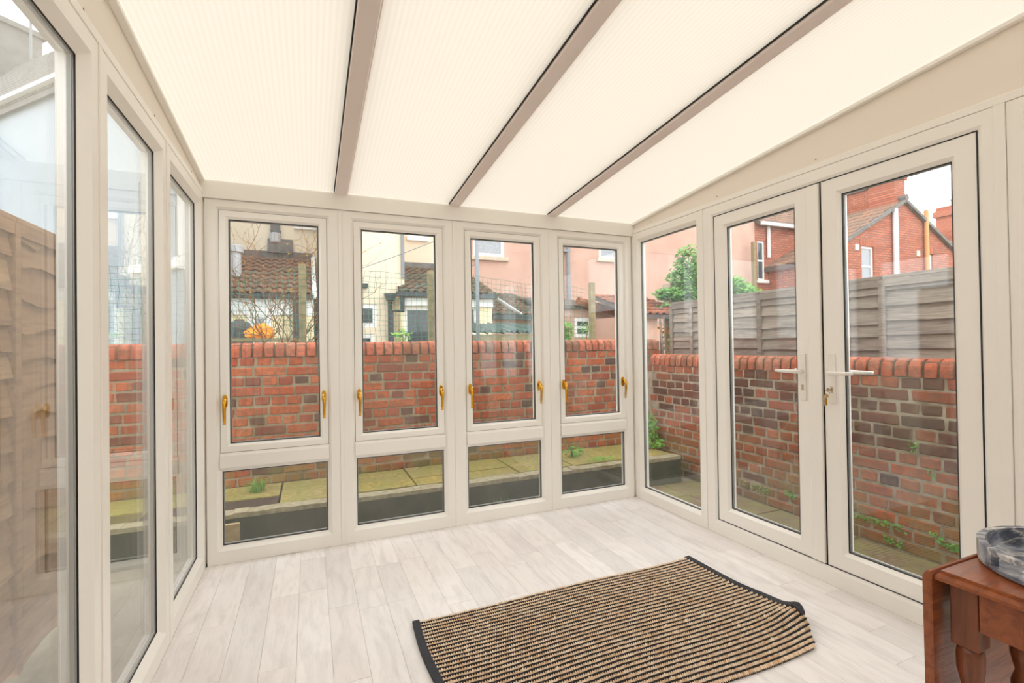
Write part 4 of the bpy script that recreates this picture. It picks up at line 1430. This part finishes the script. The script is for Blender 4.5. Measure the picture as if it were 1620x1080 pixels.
# corrugated sheet roof
kx0, kx1 = X_(735, 7), X_(862, 7)
k0 = Z_(790, 513, 7)
cs = thing('garden_shed', 'low shed with a grey green corrugated roof peeping over the brick wall', 'shed', ((kx0+kx1)/2, 7.3, G0))
b = MB()
n = 64
vs = []
for j, (y, z) in enumerate(((6.6, k0-.12), (7.9, k0+.05))):
    for i in range(n+1):
        x_ = kx0+(kx1-kx0)*i/n
        vs.append((x_, y, z+.022*math.sin(i*PI/2)+.01*math.sin(i)))
for j, (y, z) in enumerate(((6.6, k0-.135), (7.9, k0+.035))):
    for i in range(n+1):
        x_ = kx0+(kx1-kx0)*i/n
        vs.append((x_, y, z+.022*math.sin(i*PI/2)+.01*math.sin(i)))
m1 = n+1
fs = [(i, i+1, m1+i+1, m1+i) for i in range(n)] + [(2*m1+i, 3*m1+i, 3*m1+i+1, 2*m1+i+1) for i in range(n)] + [(i, 2*m1+i, 2*m1+i+1, i+1) for i in range(n)] + [(m1+i, m1+i+1, 3*m1+i+1, 3*m1+i) for i in range(n)]
b.add(vs, fs).build('corrugated_roof', M['corrugated'], cs)
MB().box(kx0+.05, kx1-.05, 6.7, 7.8, G0, k0-.17).build('body', M['corrugated'], cs)
MB().box(kx0, kx1, 6.64, 6.69, k0-.26, k0-.165).build('eaves_board', M['post'], cs)

# clothes pole and lines
pp = at(754.5, 400, 1, 6.2)
cpo = MB().tube([(pp.x, 6.2, G0), (pp.x, 6.2, 3.4)], .026, 10).build('clothes_pole', M['grey_pipe'], smooth=True)
tag(cpo, 'tall grey metal clothes pole standing behind the wall before the pink house', 'pole')
def washline(a, b, sag, label):
    pts = []
    for k in range(17):
        t = k/16
        p = a.lerp(b, t)
        p.z -= sag*4*t*(1-t)
        pts.append(p)
    o = MB().tube(pts, .005, 4).build('washing_line', M['line'])
    tag(o, label, 'line', 'washing lines' if False else None)
washline(at(500, 447, 1, 7.4), Vector((pp.x, 6.2, 2.9)), .04, 'thin upper washing line rising towards the clothes pole across the cream house')
washline(at(655, 455, 1, 7.0), Vector((pp.x, 6.2, 2.35)), .02, 'short lower washing line tied to the clothes pole below the other')
o = MB().tube([at(1420, 312, 1, 11), at(1560, 262, 1, 9)], .008, 4).build('overhead_cable', M['lead'])
tag(o, 'thin overhead cable crossing the white sky beside the brick gable', 'cable')

# black composter, orange sack
cb = at(379, 505, 1, 7.0)
cbx = cb.x
bn = thing('compost_bin', 'black plastic compost bin with domed lid behind the brick wall', 'bin', (cbx, 7.0, G0))
MB().lathe([(.165, 0), (.155, 1.36), (.15, 1.38)], (cbx, 7, G0), 14).build('body', M['bin'], bn)
zl = cb.z
MB().lathe([(.15, G0+1.382), (.15, zl-.10), (.11, zl-.04), (.06, zl-.02), (.05, zl)], (cbx, 7, 0), 14).build('lid', M['bin'], bn)
os_ = at(414, 516, 1, 6.4)
sk = bmesh.new()
bmesh.ops.create_icosphere(sk, subdivisions=4, radius=1)
for v in sk.verts:
    n = v.co.normalized()
    k = 1+.14*math.sin(5*n.x+2*n.z)+.10*math.sin(9*n.y+4*n.x)+.06*math.sin(13*n.z+7*n.x)
    v.co = Vector((n.x*.15*k, n.y*.12*k, (n.z*.10*k)*(1.1 if n.z > 0 else .7)))
    v.co.z = max(v.co.z, -.055)
me = bpy.data.meshes.new('orange_sack')
sk.to_mesh(me); sk.free()
me.materials.append(M['orange'])
table_z = os_.z-.09-.055
sack = bpy.data.objects.new('orange_sack', me)
place(sack, None, Matrix.Translation((os_.x, 6.4, os_.z-.09)))
tag(sack, 'crumpled bright orange sack lying behind the wall below the lean-to window', 'sack')
gt = thing('garden_table', 'plain timber garden table carrying the orange sack behind the brick wall', 'table', (os_.x, 6.4, G0))
MB().box(os_.x-.5, os_.x+.4, 6.1, 6.7, table_z-.035, table_z-.001).build('tabletop', M['post'], gt)
for sx_ in (-.45, .35):
    for sy in (-.25, .25):
        MB().box(os_.x+sx_-.02, os_.x+sx_+.02, 6.4+sy-.02, 6.4+sy+.02, G0, table_z-.036).build('leg', M['post'], gt)

# bare climbing vine on the wire fence
vn = thing('climbing_vine', 'bare tangled vine climbing the wire fence in front of the lean-to roof', 'vine', (at(440, 500, 1, FY).x, FY+.1, G0))
b = MB()
rv = random.Random(5)
lf = MB()
def grow(p, d, ln, r, depth):
    pts = [p.copy()]
    n = 9
    for k in range(n):
        d = (d+Vector((rv.uniform(-.5, .5), rv.uniform(-.12, .12), rv.uniform(-.35, .4)))).normalized()
        d.y *= .4
        p = p+d*ln/n
        p.y = min(max(p.y, FY+.02), FY+.5)
        pts.append(p.copy())
        if depth < 2 and rv.random() < .42:
            grow(p.copy(), (d+Vector((rv.uniform(-1.2, 1.2), rv.uniform(-.2, .2), rv.uniform(-.5, .6)))).normalized(), ln*.55, r*.6, depth+1)
        if rv.random() < .10:
            s = .009
            lf.add([p+Vector((-s, 0, 0)), p+Vector((0, .004, -s)), p+Vector((s, 0, .003)), p+Vector((0, 0, s))], [(0, 1, 2), (0, 2, 3)])
    b.tube(pts, [r*(1-.6*k/n) for k in range(n+1)], 4)
for u, tu in ((400, 380), (432, 445), (438, 420), (460, 480), (495, 470), (470, 400), (425, 370), (447, 500), (410, 400), (450, 455), (480, 440), (430, 408), (465, 430)):
    p = at(u, 545, 1, FY+.1)
    q = at(tu, 410, 1, FY+.15)
    d = (q-p)
    grow(Vector((p.x, FY+.1, 1.0)), d.normalized(), d.length*1.25, .0055, 0)
b.build('stem', M['vine'], vn, normals=False)
o = lf.build('leaves', M['vine_leaf'], vn, normals=False)
o['kind'] = 'stuff'
MB().tube([(at(440, 500, 1, FY).x, FY+.1, G0), (at(436, 500, 1, FY).x, FY+.1, .6), (at(440, 500, 1, FY).x, FY+.1, 1.02)], .012, 5).build('trunk', M['vine'], vn)

# ------------------------------------------------------------------ weeds near the room
def tuft(name, c, n, h, sp, mat, label, cat):
    b = MB()
    for i in range(n):
        a = U(0, 2*PI); l = h*U(.5, 1.1); r = sp*U(.2, 1)
        p = Vector(c)+Vector((U(-.3, .3)*sp, U(-.3, .3)*sp, 0))
        d = Vector((math.cos(a), math.sin(a), 0))
        t = Vector((-d.y, d.x, 0))*.0019
        m_ = p+d*r*.4+Vector((0, 0, l*.7)); e_ = p+d*r+Vector((0, 0, l*U(.7, 1)))
        b.add([p-t, p+t, m_+t, e_, m_-t], [(0, 1, 2, 4), (4, 2, 3)])
    o = b.build(name, mat, None, normals=False)
    tag(o, label, cat)
    return o
tuft('grass_tuft', (-.36, 3.90, STEP_Z), 90, .12, .15, M['grass'], 'bright green grass tuft on the ledge by the left corner', 'grass')
tuft('grass_tuft', (-.66, 3.80, STEP_Z), 120, .12, .16, M['grass'], 'larger grass tuft beside the soil bed at the end of the ledge', 'grass')
tuft('weed', (1.335, 3.36, G0), 40, .14, .12, M['grass'], 'small weed growing at the foot of the concrete ledge', 'weed')
tuft('weed', (2.64, 3.38, G0), 18, .14, .09, M['grass'], 'thin weed at the ledge foot outside the fixed pane', 'weed')
c = at(907, 722, 2, STEP_Z)
leaf_mass([((c.x, c.y, STEP_Z+.05), (.13, .09, .05))], 60, .022, M['leaf'], 'weed', 'leafy weed sprouting on the ledge behind the fourth window', 'weed')
c = at(950, 728, 2, STEP_Z)
leaf_mass([((c.x, c.y, STEP_Z+.015), (.18, .06, .015))], 90, .012, M['grass'], 'weed', 'low creeping weed on the paving behind the fourth window', 'weed', False)
leaf_mass([((3.08, 3.78, STEP_Z+.06), (.10, .10, .06)), ((3.16, 3.9, STEP_Z+.18), (.05, .08, .16))], 260, .022, M['leaf'], 'weed', 'bright leafy weed in the corner of the two brick walls', 'weed')
def creeper(pts, n, size, label, m='leaf', th=.02):
    b = MB()
    for i in range(n):
        k = random.randrange(len(pts)-1)
        a, c = Vector(pts[k]), Vector(pts[k+1])
        p = a.lerp(c, U(0, 1))+Vector((U(-th, 0), U(-.01, .01), U(-.018, .018)))
        s = size*U(.6, 1.3)
        d = Vector((U(-.5, .2), U(-1, 1), U(-1, 1))).normalized()
        t = d.orthogonal().normalized()
        b.add([p-d*s, p+t*s*.6, p+d*s, p-t*s*.6], [(0, 1, 2), (0, 2, 3)])
    o = b.build('creeping_weed', M[m], None, normals=False)
    o['kind'] = 'stuff'
    tag(o, label, 'weed')
SXF = SWX-.004
def onw(u, v):
    p = at(u, v, 0, SXF)
    return p
creeper([onw(1355, 815), onw(1385, 822), onw(1432, 838)], 110, .010, 'line of tiny green creeper on a low brick course left of the table')
creeper([onw(1398, 850), onw(1430, 862)], 45, .010, 'short green creeper run at the foot of the sooty brick wall')
creeper([onw(1475, 845), onw(1500, 862), onw(1520, 868)], 70, .011, 'green creeper patch low on the brick wall nearest the table')
creeper([onw(1440, 698), onw(1448, 712), onw(1452, 702)], 26, .010, 'small leafy sprig growing from the middle of the dark bricks')
creeper([onw(1470, 745), onw(1478, 752)], 14, .009, 'tiny green sprig right of the middle of the sooty wall')
creeper([onw(1160, 757), onw(1200, 772), onw(1218, 778)], 60, .010, 'thin green creeper along a low course seen through the farther door')
creeper([onw(1245, 778), onw(1262, 788)], 40, .010, 'green creeper patch beside the stile of the farther door')

# ------------------------------------------------------------------ rug
rug = thing('woven_rug', 'jute and black striped woven rug with charcoal bound ends on the plank floor', 'rug', (1.18, 1.7, 0))
RX0, RX1, RY0, RY1 = .43, 1.945, 1.292, 2.13
NR = 34
def bulge(x, y):
    # raised and pulled-in fold near the front right corner
    g = math.exp(-(((x-1.97)/.12)**2+((y-1.46)/.09)**2))
    g2 = math.exp(-(((x-1.9)/.10)**2+((y-1.37)/.05)**2))
    z = .042*g - .0*g2 + .003*(1+math.sin(x*7+y*5))*.5
    sx_ = .030*math.exp(-((y-1.62)/.12)**2)-.085*math.exp(-((y-1.31)/.075)**2)-.05*math.exp(-((y-1.285)/.022)**2)
    tt = max(0, (x-1.2)/(RX1-1.2))
    tl = max(0, (1.0-x)/.57)
    dx = sx_*tt**2+.012*math.sin(y*9)*tl*.6
    dy = .010*math.sin(x*6+1)*.6-.012*g
    return Vector((x+dx, y+dy, z))
b = MB()
cords = MB()
base_ = MB()
pitch = (RY1-RY0)/NR
rr = random.Random(9)
for j in range(NR):
    y = RY0+(j+.5)*pitch
    n = 150
    for i in range(n):
        x_ = RX0+(RX1-RX0)*(i+.5)/n
        c = bulge(x_, y+rr.uniform(-.0012, .0012))
        k = 1.0
        if rr.random() < .02: k = 1.35
        l, w_, h = .0070*k, .0112*k, .0072*k
        cx, cy, cz = c.x, c.y, c.z+.0085
        sk_ = .0035
        b.add([(cx-l, cy-sk_*.5, cz), (cx+sk_, cy+w_, cz-.001), (cx+l, cy+sk_*.5, cz), (cx-sk_, cy-w_, cz-.001), (cx-.001, cy-.002, cz+h), (cx+.001, cy+.003, cz+h), (cx, cy, cz-.005)],
              [(0, 3, 4), (3, 2, 4), (4, 2, 5), (2, 1, 5), (1, 0, 5), (0, 4, 5), (0, 6, 3), (3, 6, 2), (2, 6, 1), (1, 6, 0)])
for j in range(1, NR):
    y = RY0+j*pitch
    pts = []
    for i in range(46):
        c = bulge(RX0+(RX1-RX0)*i/45, y)
        pts.append((c.x, c.y, c.z+.0095+.0012*math.sin(i*1.9+j)))
    cords.tube(pts, .0043, 5)
vs = []
for j in range(25):
    for i in range(31):
        c = bulge(RX0+(RX1-RX0)*i/30, RY0+.006+(RY1-RY0-.012)*j/24)
        vs.append((c.x, c.y, c.z+.0055))
for j in range(25):
    for i in range(31):
        c = bulge(RX0+(RX1-RX0)*i/30, RY0+.006+(RY1-RY0-.012)*j/24)
        vs.append((c.x, c.y, c.z+.001))
fs = [(j*31+i, j*31+i+1, (j+1)*31+i+1, (j+1)*31+i) for j in range(24) for i in range(30)]
fs += [tuple(q+775 for q in f[::-1]) for f in fs[:720]]
base_.add(vs, fs).build('backing', M['black_cord'], rug, normals=False)
o = b.build('jute_weave', M['jute'], rug, normals=True)
o['kind'] = 'stuff'
o = cords.build('black_cord', M['black_cord'], rug, smooth=True)
o['kind'] = 'stuff'
def binding(xa, xb, y0, y1, curl):
    b = MB()
    vs = []
    n = 28
    for i in range(n+1):
        y = y0+(y1-y0)*i/n
        for x_, z in ((xa, .001), (xa, .0135), (xb, .0145), (xb, .001)):
            c = bulge(x_, y)
            lift = 0
            if curl:
                lift = .014*math.exp(-((y-1.48)/.05)**2)*(1 if x_ > RX1+.01 else .6)
                c.x -= .022*math.exp(-((y-1.43)/.035)**2)*(1 if x_ > RX1+.01 else .5)
            vs.append((c.x, c.y, c.z+z+lift))
    fs = [(4*i+k, 4*i+(k+1) % 4, 4*i+4+(k+1) % 4, 4*i+4+k) for i in range(n) for k in range(4)] + [(0, 1, 2, 3), (4*n+3, 4*n+2, 4*n+1, 4*n)]
    return b.add(vs, fs).build('binding', M['binding'], rug)
binding(RX0-.028, RX0+.002, RY0, RY1+.002, False)
binding(RX1-.002, RX1+.030, RY0+.14, RY1+.004, True)
tg = bulge(RX1+.03, 1.47)
t = MB()
t.box(-.001, .030, -.012, .012, 0, .001, Matrix.Translation((tg.x-.012, 1.462, tg.z+.012)) @ Matrix.Rotation(.35, 4, 'Y'))
t = t.build('care_tag', M['label_white'], rug)
for k in range(5):
    MB().box(.004+.005*k, .0065+.005*k, -.006, .006, .0011, .0015, Matrix.Translation((tg.x-.012, 1.462, tg.z+.012)) @ Matrix.Rotation(.35, 4, 'Y')).build('print', M['print'], t)

# ------------------------------------------------------------------ drop-leaf table
TZ, TX, TY = .73, 1.223, .598
TX1, TY0 = 2.12, .10
tb = thing('drop_leaf_table', 'dark red mahogany drop leaf table with turned legs beside the glazed door', 'table', ((TX+TX1)/2, (TY+TY0)/2, 0))
top = MB()
pr = [(0, TZ-.020), (.0, TZ-.013), (.006, TZ-.007), (.010, TZ-.006), (.011, TZ), ]
vs = []
for ins, z in [(.006, TZ-.022)]+pr:
    vs += [(TX+ins, TY0, z), (TX1, TY0, z), (TX1, TY-ins*.6, z), (TX+ins, TY-ins*.6, z)]
n = len(pr)+1
fs = [(4*i+k, 4*i+(k+1) % 4, 4*i+4+(k+1) % 4, 4*i+4+k) for i in range(n-1) for k in range(4)] + [(3, 2, 1, 0), (4*n-4, 4*n-3, 4*n-2, 4*n-1)]
top.add(vs, fs).build('tabletop', M['mahogany'], tb)
lf_ = MB()
lf_.prism([(TY+.003, TZ-.012), (TY+.003, .30), (TY+.019, .30), (TY+.021, TZ-.020), (TY+.014, TZ-.006), (TY+.006, TZ-.004)], lambda y, z, a: (a, y, z), TX-.004, TX1-.02)
lf_.build('drop_leaf', M['mahogany'], tb, bevel=.002)
LG = [(.030, 0), (.016, .006), (.020, .03), (.026, .05), (.018, .07), (.022, .09), (.028, .20), (.031, .30), (.026, .36), (.018, .38), (.029, .40), (.029, .42), (.020, .44), (.030, .47), (.031, .50), (.026, .52)]
def leg(x_, y, block=.125, r=.76):
    q = .031*r/1.0
    h0 = TZ-.024-block
    b = MB()
    b.lathe([(a*r, z*h0/.52) for a, z in LG], (x_, y, 0), 18)
    l = b.build('leg', M['mahogany_up'], tb, smooth=True)
    MB().box(x_-q, x_+q, y-q, y+q, h0-.004, TZ-.023).build('leg_block', M['mahogany_up'], l, bevel=.003)
lx = TX+.051
leg(lx, TY-.036); leg(TX1-.06, TY-.036); leg(lx, TY0+.05); leg(TX1-.06, TY0+.05)
leg(lx+.095, TY-.085, .085, .80)
MB().box(lx-.021, lx-.003, TY0+.075, TY-.061, TZ-.108, TZ-.024).build('apron', M['mahogany'], tb)
MB().box(lx+.033, TX1-.093, TY-.048, TY-.030, TZ-.108, TZ-.024).build('apron', M['mahogany'], tb)
MB().box(lx+.033, TX1-.093, TY0+.04, TY0+.06, TZ-.108, TZ-.024).build('apron', M['mahogany'], tb)

# ------------------------------------------------------------------ marble tray and what stands in it
TC = Vector((1.452, .442, TZ+.001)); TR, TH = .168, .046
def tray():
    b = MB()
    n = 96
    # slot through the rim facing the room
    c_ang = math.radians(158)
    half = math.radians(17)
    z_lo, z_hi = .012, .036
    ri = TR-.014
    def P(r, a, z): return (TC.x+r*math.cos(a), TC.y+r*math.sin(a), TC.z+z)
    b.lathe([(TR-.006, 0), (TR-.001, .003), (TR-.001, .0088), (ri, .0088)], TC, n)
    seg = []
    for k in range(n):
        a0, a1 = 2*PI*k/n, 2*PI*(k+1)/n
        am = (a0+a1)/2
        d = abs((am-c_ang+PI) % (2*PI)-PI)
        t = d/half
        if t < 1:
            rr_ = 1 if t < .8 else math.sqrt(max(0, 1-((t-.8)/.2)**2))
            mid = (z_lo+z_hi)/2; hh = (z_hi-z_lo)/2*rr_
            spans = [(.009, mid-hh), (mid+hh, TH)]
        else:
            spans = [(.009, TH)]
        for q0, q1 in spans:
            vs = [P(r, a, z) for z in (q0, q1) for a in (a0, a1) for r in (ri, TR)]
            b.add(vs, [(0, 1, 3, 2), (4, 6, 7, 5), (0, 4, 5, 1), (2, 3, 7, 6), (0, 2, 6, 4), (1, 5, 7, 3)])
    return b
o = tray().build('marble_tray', M['marble'])
tag(o, 'round black and grey veined marble tray with slot handle on the mahogany table', 'tray')
# olive stone roller lying in the tray
r0 = Vector((1.505, .535, TZ+.011+.024)); r1 = Vector((1.545, .34, TZ+.035))
ro = MB()
pts = [r0.lerp(r1, t) for t in (0, .01, .03, .1, .5, .9, 1)]
zc_ = TZ+.0105
for p, rr_ in zip(pts, (.014, .019, .0225, .0235, .0235, .0235, .02)): p.z = zc_+.0238
ro = ro.tube(pts, [.014, .019, .0225, .0235, .0235, .0235, .02], 20).build('stone_roller', M['olive'], smooth=True)
tag(ro, 'smooth olive grey stone roller lying in the marble tray', 'roller')
tv = thing('teal_vase', 'dark teal glazed vase with pale neck standing in the marble tray', 'vase', (1.437, .375, TZ+.0105))
MB().lathe([(.022, 0), (.030, .006), (.031, .035), (.024, .045)], (1.437, .375, TZ+.0105), 20).build('body', M['teal'], tv, smooth=True)
MB().lathe([(.0235, .0455), (.0235, .064)], (1.437, .375, TZ+.0105), 20).build('neck_band', M['cork'], tv)
MB().lathe([(.0235, .0645), (.027, .075), (.030, .115), (.029, .118), (.024, .118), (.022, .08)], (1.437, .375, TZ+.0105), 20).build('rim', M['teal'], tv, smooth=True)
